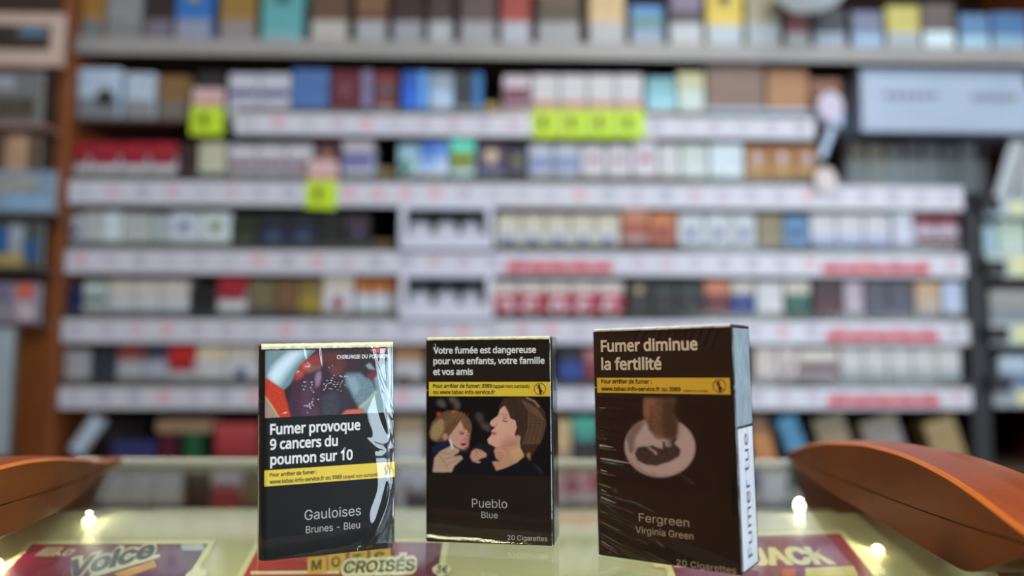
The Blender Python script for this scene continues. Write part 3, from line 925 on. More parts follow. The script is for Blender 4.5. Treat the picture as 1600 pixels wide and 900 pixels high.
# slanted clear riser to the right of the stand
rs = thing('acrylic_riser', 'pale slanted acrylic riser right of the clear stand', 'riser', rk(uh(1584, 312, 4)[0], uh(1572, 312, 0)[1] + .4, -2), (0, 0, RROT))
acr2 = clear_mat('acrylic_milky', (.85, .93, .97), 1.45, .08, haze=.45)
rh = (uh(1572, 212, 4)[1] - uh(1572, 312, 0)[1]) / 1000
for k, (xa, xb, sl_) in enumerate(((-.040, -.006, .045), (.004, .020, .042), (.030, .046, .02))):
    q = MB()
    q.add([(xa - .0, 0, 0), (xb, 0, 0), (xb + sl_, 0, rh - .008), (xa + sl_, 0, rh - .008), (xa, .004, 0), (xb, .004, 0), (xb + sl_, .004, rh - .008), (xa + sl_, .004, rh - .008)],
          [(0, 1, 2, 3), (7, 6, 5, 4), (0, 4, 5, 1), (1, 5, 6, 2), (2, 6, 7, 3), (3, 7, 4, 0)])
    q.build('slat', acr2, rs)
MB().box(-.042, .048, .0045, .12, 0, .003).build('foot', acr2, rs)

# --- right-hand bay products
for (xa, xb, ya, yb, ds, c, l) in (
        (1536, 1556, 352, 400, 'small ice blue pack in right bay', (160, 190, 204), None),
        (1558, 1604, 345, 400, 'pale mint carton in right bay', (182, 200, 184), (188, 206, 196)),
        (1545, 1612, 452, 508, 'grey beige carton in right bay', (152, 152, 150), (128, 136, 144)),
        (1560, 1608, 556, 608, 'pale carton with dusk blue base in right bay', (176, 196, 212), (100, 118, 148))):
    product('F', xa, xb, ya, '', c, None, l, label=ds + ' beyond the black upright', name='carton', cat='carton', base=yb, lowf=.5)

# --- round white lamp shade at the top right
u, h = uh(1270, 11, 60)
pl = thing('pendant_lamp', 'white dome lamp hanging above the right end of the top shelf', 'lamp', rk(u, h, 60), (0, 0, RROT))
q = MB()
n, prof = 28, [(0.0, 0.0), (.030, .002), (.052, .010), (.066, .026), (.071, .044), (.064, .062), (.040, .078), (.012, .084)]
vs = [(r * math.cos(2 * math.pi * i / n), r * math.sin(2 * math.pi * i / n), z) for r, z in prof[1:] for i in range(n)]
fs = [tuple(range(n))[::-1], tuple(range((len(prof) - 2) * n, (len(prof) - 1) * n))]
for l in range(len(prof) - 2):
    fs += [(l * n + i, l * n + (i + 1) % n, (l + 1) * n + (i + 1) % n, (l + 1) * n + i) for i in range(n)]
q.add(vs, fs)
q.build('shade', mat((200, 216, 222), 0.3, mottle=.03, key='lamp_shade', emit=.35), pl, True)  # faint glow added to whiten the shade
ceil_h = ZC - (GZ + h / 1000)
MB().box(-.003, .003, -.003, .003, .0842, ceil_h - .021).build('rod', mat((60, 60, 62), .4, key='lamp_rod'), pl)
MB().cbox(-.03, .03, -.03, .03, ceil_h - .02, ceil_h, .003).build('ceiling_cap', mat((60, 60, 62), .4, key='lamp_rod'), pl)

# ------------------------------------------------------------------ magazines at the left
MW = 70.0
mu0, mu1 = uh(-60, 300, MW)[0], uh(92, 300, MW)[0]
mg = thing('magazine_stand', 'brown magazine stand at the left edge beside the rack', 'stand', rk(mu1, -1000, MW), (0, 0, RROT))
ml = (mu0 - mu1) / 1000
sb_ = mat((52, 36, 28), .7, key='stand_back')
ledges = []
for y, xr, cc in ((104, 60, (150, 118, 100)), (196, 75, (168, 132, 122)), (333, 88, (92, 74, 60)), (420, 70, (86, 76, 66)), (505, 62, (96, 80, 66)), (716, 14, (90, 60, 40))):
    hz = (uh(40, y, MW)[1] + 1000) / 1000
    ledges.append(hz)
    xr_ = (uh(xr, y, MW)[0] - mu1) / 1000
    MB().cbox(ml, xr_, -.012, .0455, hz - .0055, hz - .0005, .0005).build('ledge', mat(cc, .5, key='stand_ledge'), mg)
xr_ = (uh(58, 300, MW)[0] - mu1) / 1000
MB().box(ml, xr_, .046, .053, ledges[4] - .0055, 1.99).build('back_panel', sb_, mg)
xr_ = (uh(12, 300, MW)[0] - mu1) / 1000
MB().box(ml, xr_, .046, .053, 0, ledges[4] - .006).build('lower_panel', sb_, mg)
MAGS = [  # x0, x1, ytop, ledge px, text, border colour, picture colours
    (-40, 101, 19, 104, 'white bordered magazine with dark photo on the top ledge', (196, 172, 160), [((40, 34, 30), 4, 86, 30, 77), ((84, 112, 134), 50, 82, 56, 75)]),
    (-40, 66, 112, 196, 'grey green magazine on the second ledge', (112, 116, 118), [((76, 72, 62), 4, 92, 10, 52), ((150, 156, 170), 8, 60, 66, 92)]),
    (-40, 62, 205, 260, 'brown magazine with tan face behind the blue one', (84, 70, 60), [((176, 146, 120), 50, 84, 40, 96)]),
    (-40, 87, 266, 333, 'pale blue magazine on the third ledge', (128, 152, 172), [((150, 152, 150), 10, 78, 46, 86), ((132, 172, 204), 40, 96, 12, 40)]),
    (-40, 66, 345, 420, 'blue and yellow magazine on the fourth ledge', (70, 82, 84), [((24, 92, 160), 28, 50, 36, 84), ((150, 158, 170), 52, 74, 30, 92), ((160, 148, 92), 24, 76, 4, 30), ((48, 96, 150), 78, 96, 22, 58)]),
    (-40, 62, 442, 505, 'mauve magazine with orange corner on the fifth ledge', (140, 134, 150), [((196, 96, 76), 66, 92, 62, 96), ((110, 106, 130), 8, 56, 50, 90), ((196, 176, 184), 68, 92, 10, 56)]),
]
for a, b, yt, yl, ds, bc, pics in MAGS:
    w = MW + (2 if 'brown magazine' not in ds else -12)
    u0, h1 = uh(a, yt, w)
    u1, _ = uh(b, yt, w)
    hb = uh(40, yl, MW)[1] + 1.0 if 'brown magazine' not in ds else uh(40, 333, MW)[1] + 1.0
    if ds.startswith('grey green'):
        hb = uh(40, 196, MW)[1] + 1.0
    wd, ht = (u1 - u0) / 1000, (h1 - hb) / 1000
    t = thing('magazine', ds, 'magazine', rk((u0 + u1) / 2, hb, w), (0, 0, RROT))
    MB().cbox(-wd / 2, wd / 2, 0, .006, 0, ht, .0006).build('cover', mat(bc, .35, key='cover'), t)
    for kp, (c, xa, xb, za, zb) in enumerate(pics):
        MB().box(-wd / 2 + wd * xa / 100, -wd / 2 + wd * xb / 100, -.0004 - .0003 * kp, -.0001, ht * za / 100, ht * zb / 100).build('cover_picture', mat(c, .35, mottle=.3, scale=40, key='cover_print'), t)
    MB().box(-wd / 2 + .002, wd / 2 - .001, .0062, .010, .001, ht - .002).build('pages', mat((190, 184, 172), .8, key='pages'), t)
u0, h1 = uh(-40, 512, MW + 20)
u1, h0 = uh(17, 712, MW + 20)
t = thing('poster_panel', 'pale blue grey poster panel at the lower left edge', 'poster', rk((u0 + u1) / 2, h0, MW + 20), (0, 0, RROT))
wd, ht = (u1 - u0) / 1000, (h1 - h0) / 1000
MB().box(-wd / 2, wd / 2, 0, .004, 0, ht).build('panel', mat((156, 172, 182), .4, key='poster'), t)
MB().box(wd / 2 - .004, wd / 2 + .001, -.001, .005, 0, ht).build('edge_strip', mat((90, 84, 76), .4, key='poster_edge'), t)
# pale tilted tube and white dish low at the left of the rack
u0, h0 = uh(112, 706, 20)
u1, h1 = uh(148, 656, 20)
hf = max(h0, BASE['G'] + 6)
tb = thing('paper_roll', 'pale blue paper roll leaning at the left end of the lowest shelf', 'roll', rk(u0, h0, 20), (0, math.atan2(u1 - u0, h1 - h0), RROT))
L = math.hypot(u1 - u0, h1 - h0) / 1000
q = MB()
vs = [(.016 * math.cos(2 * math.pi * i / 16), .018 + .016 * math.sin(2 * math.pi * i / 16), z) for z in (0, L) for i in range(16)]
q.add(vs, [tuple(range(16))[::-1], tuple(range(16, 32))] + [(i, (i + 1) % 16, 16 + (i + 1) % 16, 16 + i) for i in range(16)])
q.build('roll', mat((186, 204, 222), .5, key='paper_roll'), tb)
q = MB()
vs = [(.007 * math.cos(2 * math.pi * i / 12), .018 + .007 * math.sin(2 * math.pi * i / 12), z) for z in (L + .0002, L + .002) for i in range(12)]
q.add(vs, [tuple(range(12))[::-1], tuple(range(12, 24))] + [(i, (i + 1) % 12, 12 + (i + 1) % 12, 12 + i) for i in range(12)])
q.build('core', mat((120, 110, 100), .6, key='roll_core'), tb)

# ------------------------------------------------------------------ the glass counter
G0, G1 = 285.0, 592.0              # near and far edge of the glass (mm)
ct = thing('display_counter', 'glass topped shop counter with curved orange brown wooden arms', 'counter', (0, 0, 0))
glass_m = clear_mat('counter_glass', (.95, .985, .95), 1.5, 0.012)


def cw(x, y, z):
    return (x / 1000, y / 1000, GZ + z / 1000)


def cbx(mb, x0, x1, y0, y1, z0, z1, c=0):
    a = (x0 / 1000, x1 / 1000, y0 / 1000, y1 / 1000, GZ + z0 / 1000, GZ + z1 / 1000)
    return mb.cbox(*a, c / 1000) if c else mb.box(*a)


cbx(MB(), -330, 250, G0, G1, -5, 0, .6).build('glass_top', glass_m, ct)
edge_m = mat((206, 200, 176), .25, .6, key='glass_edge')
cbx(MB(), -330, 250, G1 + .2, G1 + 4, -6, 0.2, .5).build('back_edge', edge_m, ct)
orange = wood_mat('arm_wood_shaded', (86, 46, 14), (108, 60, 21), 0.45, (10, 1.2, 10), 5.0, .08)  # wood darkened for the weakly lit inner faces
orange_lit = wood_mat('arm_wood_lit', (124, 58, 24), (146, 72, 34), 0.3, (10, 1.2, 10), 5.0)  # redder, brighter copy of the same wood for the lit top
highlight_wood = wood_mat('edge_highlight_wood', (186, 100, 40), (204, 116, 52), .25, (10, 1.2, 10), 5.0)  # pale strip painting the highlight along the inner top edge
tray_m = mat((190, 187, 150), .55, .4, mottle=.06, scale=14, key='case_lining')
cab = wood_mat('cabinet_wood', (64, 38, 32), (84, 52, 42), .45, (2, 2, 12), 3.0)
TSL, TY, TZ = 0.38, 414.0, -17.0       # sloping ticket tray under the glass


def tray_z(y):
    return TZ + (y - TY) * TSL


TY1 = TY + (-7.5 - TZ) / TSL
q = MB()
ya, yb = 292, TY1
q.add([cw(-320, ya, tray_z(ya)), cw(240, ya, tray_z(ya)), cw(240, yb, tray_z(yb)), cw(-320, yb, tray_z(yb)),
       cw(-320, ya, tray_z(ya) - 3), cw(240, ya, tray_z(ya) - 3), cw(240, yb, tray_z(yb) - 3), cw(-320, yb, tray_z(yb) - 3)],
      [(0, 1, 2, 3), (7, 6, 5, 4), (0, 4, 5, 1), (1, 5, 6, 2), (2, 6, 7, 3), (3, 7, 4, 0)])
q.build('ticket_tray', tray_m, ct)
cbx(MB(), -320, 240, TY1 + .5, G1 - 2, -40, -36).build('rear_ledge', tray_m, ct)
cbx(MB(), -330, 250, G1 - 1.5, G1 + 3, -300, -6.5).build('rear_panel', cab, ct)
cbx(MB(), -330, 250, 270, 284, -300, -1, 1).build('front_trim', cab, ct)
cbx(MB(), -330, -321, 284.5, G1 - 2, -300, -5.5).build('side_wall', cab, ct)
cbx(MB(), 241, 250, 284.5, G1 - 2, -300, -5.5).build('side_wall', cab, ct)
cbx(MB(), -330, 250, 290, G1, -1000, -300.5, 2).build('cabinet', cab, ct)


def arm(stations, outer, flip):
    """boat-shaped wooden arm. stations: (y, x inner, z bottom, z seam, z top)"""
    root = bpy.data.objects.new('wooden_arm', None)
    COL.objects.link(root)
    root.parent = ct
    base, top, highlight_strip = MB(), MB(), MB()

    def loft(mb, secs):
        n = len(secs[0])
        vs = [p for s in secs for p in s]
        fs = [tuple(range(n))[::-1], tuple(range((len(secs) - 1) * n, len(secs) * n))]
        for k in range(len(secs) - 1):
            for i in range(n):
                j = (i + 1) % n
                fs.append((k * n + i, k * n + j, (k + 1) * n + j, (k + 1) * n + i))
        mb.add(vs, fs)
    sb, stt, tr = [], [], []
    S = flip
    for y, x, zb, zs, zt in stations:
        o = outer(y)
        zt = max(zt, zs + .6)
        zs2 = max(zs, zb + .4)
        sb.append([cw(x, y, zb), cw(x, y, zs2 - .25), cw(x + S * o, y, zs2 - .25), cw(x + S * o, y, zb)])
        e = min(1.2, (zt - zs) * .4)
        crown = min(3.0, (zt - zs) * .3)
        stt.append([cw(x + S * .3, y, zs2 + .25), cw(x + S * .3, y, zt - e), cw(x + S * (.3 + e), y, zt), cw(x + S * o * .35, y, zt + crown * .35), cw(x + S * o * .75, y, zt - crown * .8),
                    cw(x + S * (o - 1.5), y, zt - crown * 2.2 if zt - crown * 2.2 > zs2 + 1 else zs2 + .6), cw(x + S * o, y, zs2 + .25)])
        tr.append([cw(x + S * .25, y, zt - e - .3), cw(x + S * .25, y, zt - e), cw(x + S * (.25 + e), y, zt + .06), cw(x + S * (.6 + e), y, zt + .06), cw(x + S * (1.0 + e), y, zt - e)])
    loft(base, sb)
    loft(top, stt)
    loft(highlight_strip, tr)
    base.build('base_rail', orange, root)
    o = top.build('arched_rail', orange_lit, root)
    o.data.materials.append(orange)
    for k in range(len(stt) - 1):                # the inner cheek is given the shaded wood tone of the rail below
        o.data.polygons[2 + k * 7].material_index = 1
    highlight_strip.build('edge_highlight', highlight_wood, root)
    return root


def interp(tab, ys, k):
    t = sorted(tab)
    return np.interp(ys, [a[0] for a in t], [a[k] for a in t])


RTAB = [(232, 165.5, 20.5, 21, 21.6), (256, 167, 17.4, 20.6, 24.3), (270, 168, 10.4, 19.6, 27.7), (287, 169.3, 2.6, 18.4, 31.3), (295, 170, .3, 17.8, 32.6), (321, 173, .3, 16.2, 35.5),
        (357, 177, .3, 14.2, 37), (402, 181.3, .3, 12.4, 35.7), (471, 188, .3, 9.6, 28.3), (515, 195, .3, 8.4, 21.4), (558, 204, .3, 6.2, 13.5), (590, 212, .3, 4, 8), (618, 220, .3, 2.4, 4.2)]
LTAB = [(232, -217, 20.5, 21, 21.6), (256, -219, 17.4, 20.6, 23.5), (270, -220, 10.4, 19.2, 25.5), (287, -221.5, 2.6, 17.6, 27.6), (295, -222, .3, 16.8, 28.6), (321, -224, .3, 15, 30.8),
        (345, -225.8, .3, 14, 31.4), (367, -227.5, .3, 13.6, 31.2), (395, -230, .3, 12.6, 28.4), (461, -250, .3, 8, 18.4), (515, -272, .3, 4, 9.5), (551, -284, .3, 2.4, 4.6), (585, -292, .3, 1.2, 2.2)]
ysr = np.concatenate([np.linspace(232, 300, 14), np.linspace(306, 618, 40)])
ysl = np.concatenate([np.linspace(232, 300, 14), np.linspace(306, 585, 38)])


def smooth(a):
    b = a.copy()
    for _ in range(3):
        b[1:-1] = (b[:-2] + 2 * b[1:-1] + b[2:]) / 4
    return b


arm(list(zip(ysr, *[smooth(interp(RTAB, ysr, k)) for k in (1, 2, 3, 4)])), lambda y: 50 * min(1, max(.12, math.sqrt(max(0, (630 - y) / 150)))), 1)
arm(list(zip(ysl, *[smooth(interp(LTAB, ysl, k)) for k in (1, 2, 3, 4)])), lambda y: 46 * min(1, max(.12, math.sqrt(max(0, (600 - y) / 150)))), -1)

# lamps inside the display case
TN = np.array([0, -TSL, 1.0])
TD = TZ - TSL * TY


def on_tray(px, py, lift=0.0):
    return on_plane(px, py, TN, TD + lift)


LED_COL = (1.0, .93, .62)
CASE_W = .03
FILL_W = .42
for px, py in ((139, 811), (-6, 878), (1249, 786), (1371, 856)):
    p = on_tray(px, py, 3.2)
    lp = MB()
    n = 14
    vs, fs = [], []
    for k, (r, z) in enumerate(((3.2, -2.2), (3.2, -.6), (2.4, .8), (1.0, 1.6))):
        vs += [cw(p[0] + r * math.cos(2 * math.pi * i / n), p[1] + r * math.sin(2 * math.pi * i / n), p[2] + z) for i in range(n)]
    fs = [tuple(range(n))[::-1], tuple(range(3 * n, 4 * n))]
    for l in range(3):
        fs += [(l * n + i, l * n + (i + 1) % n, (l + 1) * n + (i + 1) % n, (l + 1) * n + i) for i in range(n)]
    lp.add(vs, fs)
    lp.build('case_lamp', mat((255, 244, 190), .3, mottle=0, emit=14.0, key='led_dome'), ct)
    d = bpy.data.lights.new('case_light', 'SPOT')
    d.energy = CASE_W
    d.color = LED_COL
    d.spot_size = math.radians(165)
    d.spot_blend = .6
    d.shadow_soft_size = .002
    o = bpy.data.objects.new('case_light', d)
    COL.objects.link(o)
    o.parent = ct
    o.location = cw(p[0], p[1], p[2] + 3.5)
    o.rotation_euler = Vector((-p[0] - 20, 20 - .2 * p[1], -60)).to_track_quat('-Z', 'Y').to_euler()
# added unseen strip lamp under the glass front, lighting the sloping tray evenly
cbx(MB(), -318, 238, 285.5, 290, -10, -5.6, .4).build('added_strip', mat((210, 206, 190), .4, key='added_strip_housing'), ct)
d = bpy.data.lights.new('added_strip_light', 'AREA')
d.shape = 'RECTANGLE'
d.size, d.size_y = .54, .004
d.energy = FILL_W
d.color = LED_COL
o = bpy.data.objects.new('added_strip_light', d)
COL.objects.link(o)
o.parent = ct
o.location = cw(-40, 291, -10.5)
o.rotation_euler = Vector((0, .45, -.9)).to_track_quat('-Z', 'Y').to_euler()

# ------------------------------------------------------------------ scratch cards under the glass
cream = mat((226, 222, 176), .5, mottle=.03, key='card_cream')


def scratch_card(label, TL, TR, aspect=1.1):
    a, b = on_tray(*TL, .9), on_tray(*TR, .9)
    ex = (b - a)
    wdt = np.linalg.norm(ex)
    ex = ex / wdt
    nrm = TN / np.linalg.norm(TN)
    ey = np.cross(nrm, ex)
    ey /= np.linalg.norm(ey)
    o = thing('scratch_card', label, 'lottery ticket')
    M = Matrix(((ex[0], ey[0], nrm[0], a[0] / 1000), (ex[1], ey[1], nrm[1], a[1] / 1000), (ex[2], ey[2], nrm[2], GZ + a[2] / 1000), (0, 0, 0, 1)))
    o.matrix_world = M
    H = min(wdt * aspect, 112)

    def loc(px, py):
        q = on_tray(px, py, .9) - a
        return float(q @ ex), float(q @ ey)
    return o, wdt, H, loc


def flat(mb, pts, z):
    mb.add([(x / 1000, y / 1000, z / 1000) for x, y in pts], [tuple(range(len(pts)))])
    return mb


def card_text(name, body, o, loc, p0, p1, cap_px, m, fnt=F_NAME, bold=.0, z=.3, shear=0.0, up=None):
    """lettering on a card: baseline from pixel p0 to p1, capital height in pixels"""
    a, b = np.array(loc(*p0)), np.array(loc(*p1))
    e = b - a
    L = np.linalg.norm(e)
    e = e / L
    c = np.array(loc(p0[0], p0[1] - cap_px))
    nv = np.array([-e[1], e[0]])
    cap = abs((c - a) @ nv)
    return text(name, body, fnt, 0, 0, L / 1000, cap / 1000, m, o, bold=bold, shear=shear,
                mapper=lambda X, Z: ((a[0] + e[0] * X * 1000 + nv[0] * Z * 1000) / 1000, (a[1] + e[1] * X * 1000 + nv[1] * Z * 1000) / 1000, z / 1000))


def card_body(o, w, h, border=3.0, field=(116, 40, 74)):
    MB().box(0, w / 1000, -h / 1000, 0, -.0004, 0).build('card', cream, o)
    q = flat(MB(), [(border, -h), (w - border, -h), (w - border, -border), (border, -border)], .12)
    q.build('colour_field', field if not isinstance(field, tuple) else mat(field, .45, mottle=.2, scale=14, key='card_field'), o)


# gradient field for the first two cards
def grad_mat(name, c0, c1, w, base=0.0):
    m = bpy.data.materials.new(name)
    m.use_nodes = True
    nt = m.node_tree
    b = nt.nodes['Principled BSDF']
    tc = nt.nodes.new('ShaderNodeTexCoord')
    sx = nt.nodes.new('ShaderNodeSeparateXYZ')
    mr = nt.nodes.new('ShaderNodeMapRange')
    mr.inputs['From Max'].default_value = w / 1000
    rp = nt.nodes.new('ShaderNodeValToRGB')
    rp.color_ramp.elements[0].color = (*lin(c0), 1)
    rp.color_ramp.elements[1].color = (*lin(c1), 1)
    nt.links.new(tc.outputs['Object'], sx.inputs[0])
    nt.links.new(sx.outputs['X'], mr.inputs['Value'])
    nt.links.new(mr.outputs[0], rp.inputs['Fac'])
    nt.links.new(rp.outputs['Color'], b.inputs['Base Color'])
    b.inputs['Roughness'].default_value = .45
    return m


silver = mat((60, 62, 78), .4, key='card_dark_letters')
pale = mat((226, 222, 190), .5, mottle=.02, key='card_pale_letters')
gold = mat((206, 150, 70), .5, key='card_gold')
# card 1
o, w, h, loc = scratch_card('purple scratch card with slanted lettering under the glass at the left', (47, 845), (338, 844))
card_body(o, w, h, 3.2, grad_mat('card_purple', (150, 36, 84), (84, 52, 84), w))
card_text('lettering', 'illiko', o, loc, (54, 869), (108, 869), 13, pale, F_NAME, .02, shear=.25)
card_text('lettering_edge', 'Voice', o, loc, (96, 905), (243, 869), 25, pale, F_NAME, .09, z=.25, shear=.2)
card_text('lettering', 'Voice', o, loc, (99, 905), (240, 869), 24, silver, F_NAME, .04, z=.35, shear=.2)
q = flat(MB(), [loc(*a) for a in ((140, 898), (249, 866), (250, 871), (141, 904))], .22)
q.build('underline', pale, o)
q = flat(MB(), [loc(*a) for a in ((178, 897), (241, 876), (245, 886), (190, 905))], .2)
q.build('gold_line', gold, o)
q = flat(MB(), [loc(*a) for a in ((283, 849), (317, 849), (320, 860), (284, 860))], .2)
q.build('grey_patch', mat((186, 196, 200), .4, key='card_patch'), o)
cc = loc(306, 899)
MB().add([((cc[0] + 5 * math.cos(t_)) / 1000, (cc[1] + 5 * math.sin(t_)) / 1000, .0002) for t_ in np.linspace(0, 2 * math.pi, 20)[:-1]], [tuple(range(19))]).build('round_seal', pale, o)
# card 2
o, w, h, loc = scratch_card('red and purple scratch card with crossword lettering below the left pack', (403, 840), (702, 842))
card_body(o, w, h, 3.2, grad_mat('card_red', (196, 66, 56), (96, 52, 78), w))
cap_m = mat((214, 176, 84), .5, key='tile_gold')
for i, (ch, xa, xb, ya) in enumerate((('M', 480, 506, 893), ('O', 512, 536, 888), ('T', 546, 570, 884), ('S', 578, 606, 881))):
    q = flat(MB(), [loc(*a) for a in ((xa, ya - 22), (xb + 4, ya - 24), (xb + 5, ya + 3), (xa + 1, ya + 5))], .2)
    q.build('letter_tile', cap_m, o)
    card_text('tile_letter', ch, o, loc, (xa + 6, ya - 1), (xb - 4, ya - 3), 15, mat((92, 84, 40), .5, key='tile_ink'), F_NAME, .03, z=.3)
card_text('lettering_edge', 'CROIS\u00c9S', o, loc, (531, 898), (651, 893), 20, pale, F_NAME, .12, z=.32)
card_text('lettering', 'CROIS\u00c9S', o, loc, (535, 896), (648, 892), 17, mat((96, 90, 54), .5, key='crossword_ink'), F_NAME, .03, z=.4)
q = flat(MB(), [loc(*a) for a in ((392, 893), (530, 892), (530, 897), (391, 898))], .18)
q.build('cream_line', pale, o)
cc = loc(690, 890)
MB().add([((cc[0] + 4.6 * math.cos(t_)) / 1000, (cc[1] + 4.6 * math.sin(t_)) / 1000, .00025) for t_ in np.linspace(0, 2 * math.pi, 20)[:-1]], [tuple(range(19))]).build('round_seal', pale, o)
card_text('price_text', '3\u20ac', o, loc, (681, 896), (699, 896), 11, mat((70, 60, 60), .5, key='price_ink'), F_NAME, .02, z=.35)
# card 3
o, w, h, loc = scratch_card('plum scratch card with pale lettering under the glass right of the packs', (1020, 836), (1318, 828))
card_body(o, w, h, 3.4, grad_mat('card_plum', (120, 40, 90), (150, 60, 84), w))
card_text('lettering', 'BLACKJACK', o, loc, (1022, 885), (1306, 880), 24, mat((244, 228, 176), .5, mottle=.02, key='card_letters_cream'), F_NAME, .05, z=.3)
q = flat(MB(), [loc(*a) for a in ((1258, 888), (1334, 885), (1345, 912), (1260, 916))], .25)
q.build('yellow_patch', mat((232, 214, 120), .5, key='card_yellow'), o)
q = flat(MB(), [loc(*a) for a in ((1222, 890), (1243, 889), (1245, 912), (1224, 914))], .25)
q.build('red_patch', mat((206, 96, 62), .5, key='card_red_patch'), o)

# ------------------------------------------------------------------ pictures printed on the standing packs
class Canvas:
    """small raster painter; picture colours end up in a vertex colour grid of a flat printed panel"""

    def __init__(self, nx, nz, base, inv):
        self.nx, self.nz, self.inv = nx, nz, inv
        self.img = np.ones((nz, nx, 3)) * lin(base)
        self.X, self.Z = np.meshgrid((np.arange(nx)) / (nx - 1), (np.arange(nz)) / (nz - 1))

    def mask(self, pts):
        p = np.array([self.inv(*q) for q in pts])
        m = np.zeros(self.X.shape, bool)
        j = len(p) - 1
        for i in range(len(p)):
            (xi, zi), (xj, zj) = p[i], p[j]
            c = (zi > self.Z) != (zj > self.Z)
            with np.errstate(divide='ignore', invalid='ignore'):
                xx = (xj - xi) * (self.Z - zi) / (zj - zi) + xi
            m ^= c & (self.X < xx)
            j = i
        return m.astype(float)

    @staticmethod
    def blur(a, r):
        if r <= 0:
            return a
        r = int(round(r))
        for _ in range(2):
            for ax in (0, 1):
                p = np.pad(a, [(r, r) if k == ax else (0, 0) for k in range(2)], mode='edge')
                cs = np.cumsum(p, axis=ax)
                cs = np.insert(cs, 0, 0, axis=ax)
                n = a.shape[ax]
                a = (np.take(cs, np.arange(2 * r + 1, 2 * r + 1 + n), axis=ax) - np.take(cs, np.arange(n), axis=ax)) / (2 * r + 1)
        return a

    def poly(self, pts, col, soft=1, alpha=1.0, grain=0.0):
        m = self.blur(self.mask(pts), soft) * alpha
        c = lin(col) * np.ones(self.img.shape)
        if grain:
            g = self.blur(rng.normal(0, 1, self.X.shape), 1)
            c = np.clip(c * (1 + grain * g / max(g.std(), 1e-6))[..., None], 0, 1)
        self.img = self.img * (1 - m[..., None]) + c * m[..., None]

    def ell(self, cx, cy, rx, ry, col, soft=1, alpha=1.0, rot=0.0, **k):
        a = np.linspace(0, 2 * math.pi, 40)[:-1]
        c, s = math.cos(rot), math.sin(rot)
        self.poly([(cx + rx * math.cos(t) * c - ry * math.sin(t) * s, cy + rx * math.cos(t) * s + ry * math.sin(t) * c) for t in a], col, soft, alpha, **k)

    def line(self, pts, w, col, soft=1, alpha=1.0):
        L, Rr = [], []
        for i, (x, y) in enumerate(pts):
            a, b = pts[max(0, i - 1)], pts[min(len(pts) - 1, i + 1)]
            d = math.hypot(b[0] - a[0], b[1] - a[1]) or 1
            nx, ny = -(b[1] - a[1]) / d * w / 2, (b[0] - a[0]) / d * w / 2
            L.append((x + nx, y + ny))
            Rr.append((x - nx, y - ny))
        self.poly(L + Rr[::-1], col, soft, alpha)

    def build(self, name, rect, parent, y):
        x0, x1, z0, z1 = rect
        nx, nz = self.nx, self.nz
        g = 1 + .03 * rng.normal(0, 1, self.X.shape)[..., None]
        img = np.clip(self.img * g, 0, 1)
        v = np.zeros((nz, nx, 3))
        v[..., 0] = x0 + self.X * (x1 - x0)
        v[..., 1] = y
        v[..., 2] = z0 + self.Z * (z1 - z0)
        i = np.arange((nz - 1) * (nx - 1))
        r, c = i // (nx - 1), i % (nx - 1)
        a = r * nx + c
        f = np.stack([a, a + 1, a + nx + 1, a + nx], 1)
        me = bpy.data.meshes.new(name)
        me.from_pydata(v.reshape(-1, 3), [], f)
        at = me.color_attributes.new('print', 'FLOAT_COLOR', 'POINT')
        at.data.foreach_set('color', np.concatenate([img.reshape(-1, 3), np.ones((nx * nz, 1))], 1).ravel().astype(np.float32))
        m = bpy.data.materials.get('printed_picture')
        if not m:
            m = bpy.data.materials.new('printed_picture')
            m.use_nodes = True
            nt = m.node_tree
            an = nt.nodes.new('ShaderNodeAttribute')
            an.attribute_name = 'print'
            nt.links.new(an.outputs['Color'], nt.nodes['Principled BSDF'].inputs['Base Color'])
            nt.nodes['Principled BSDF'].inputs['Roughness'].default_value = .45
            nt.nodes['Principled BSDF'].inputs['Specular IOR Level'].default_value = .15
        me.materials.append(m)
        o = bpy.data.objects.new(name, me)
        COL.objects.link(o)
        o.parent = parent
        return o


def homography(src, dst):
    A = []
    for (x, y), (u, v) in zip(src, dst):
        A.append([x, y, 1, 0, 0, 0, -u * x, -u * y, -u])
        A.append([0, 0, 0, x, y, 1, -v * x, -v * y, -v])
    h = np.linalg.svd(np.array(A))[2][-1].reshape(3, 3)

    def f(x, y):
        q = h @ np.array([x, y, 1.0])
        return float(q[0] / q[2]), float(q[1] / q[2])
    return f


# ------------------------------------------------------------------ the three standing packs
def film_front(t, Wd, Ht, fn, m, y0=-.00035, marg=.0006, nx=120, nz=190):
    X, Z = np.meshgrid(np.linspace(0, 1, nx), np.linspace(0, 1, nz))
    edge = np.minimum(np.minimum(X, 1 - X) / .03, np.minimum(Z, 1 - Z) / .02).clip(0, 1)
    D = fn(X, Z) * edge
    v = np.stack([marg + X * (Wd - 2 * marg), y0 - D, marg + Z * (Ht - 2 * marg)], -1).reshape(-1, 3)
    i = np.arange((nz - 1) * (nx - 1))
    a = (i // (nx - 1)) * nx + i % (nx - 1)
    me = bpy.data.meshes.new('film_front')
    me.from_pydata(v, [], np.stack([a, a + 1, a + nx + 1, a + nx], 1))
    me.polygons.foreach_set('use_smooth', [True] * len(me.polygons))
    me.materials.append(m)
    o = bpy.data.objects.new('film_front', me)
    COL.objects.link(o)
    o.parent = t
    return o


def crinkle(n=90, seed=0, amp=.5):
    r = np.random.default_rng(seed)
    return r.normal(0, amp, n)


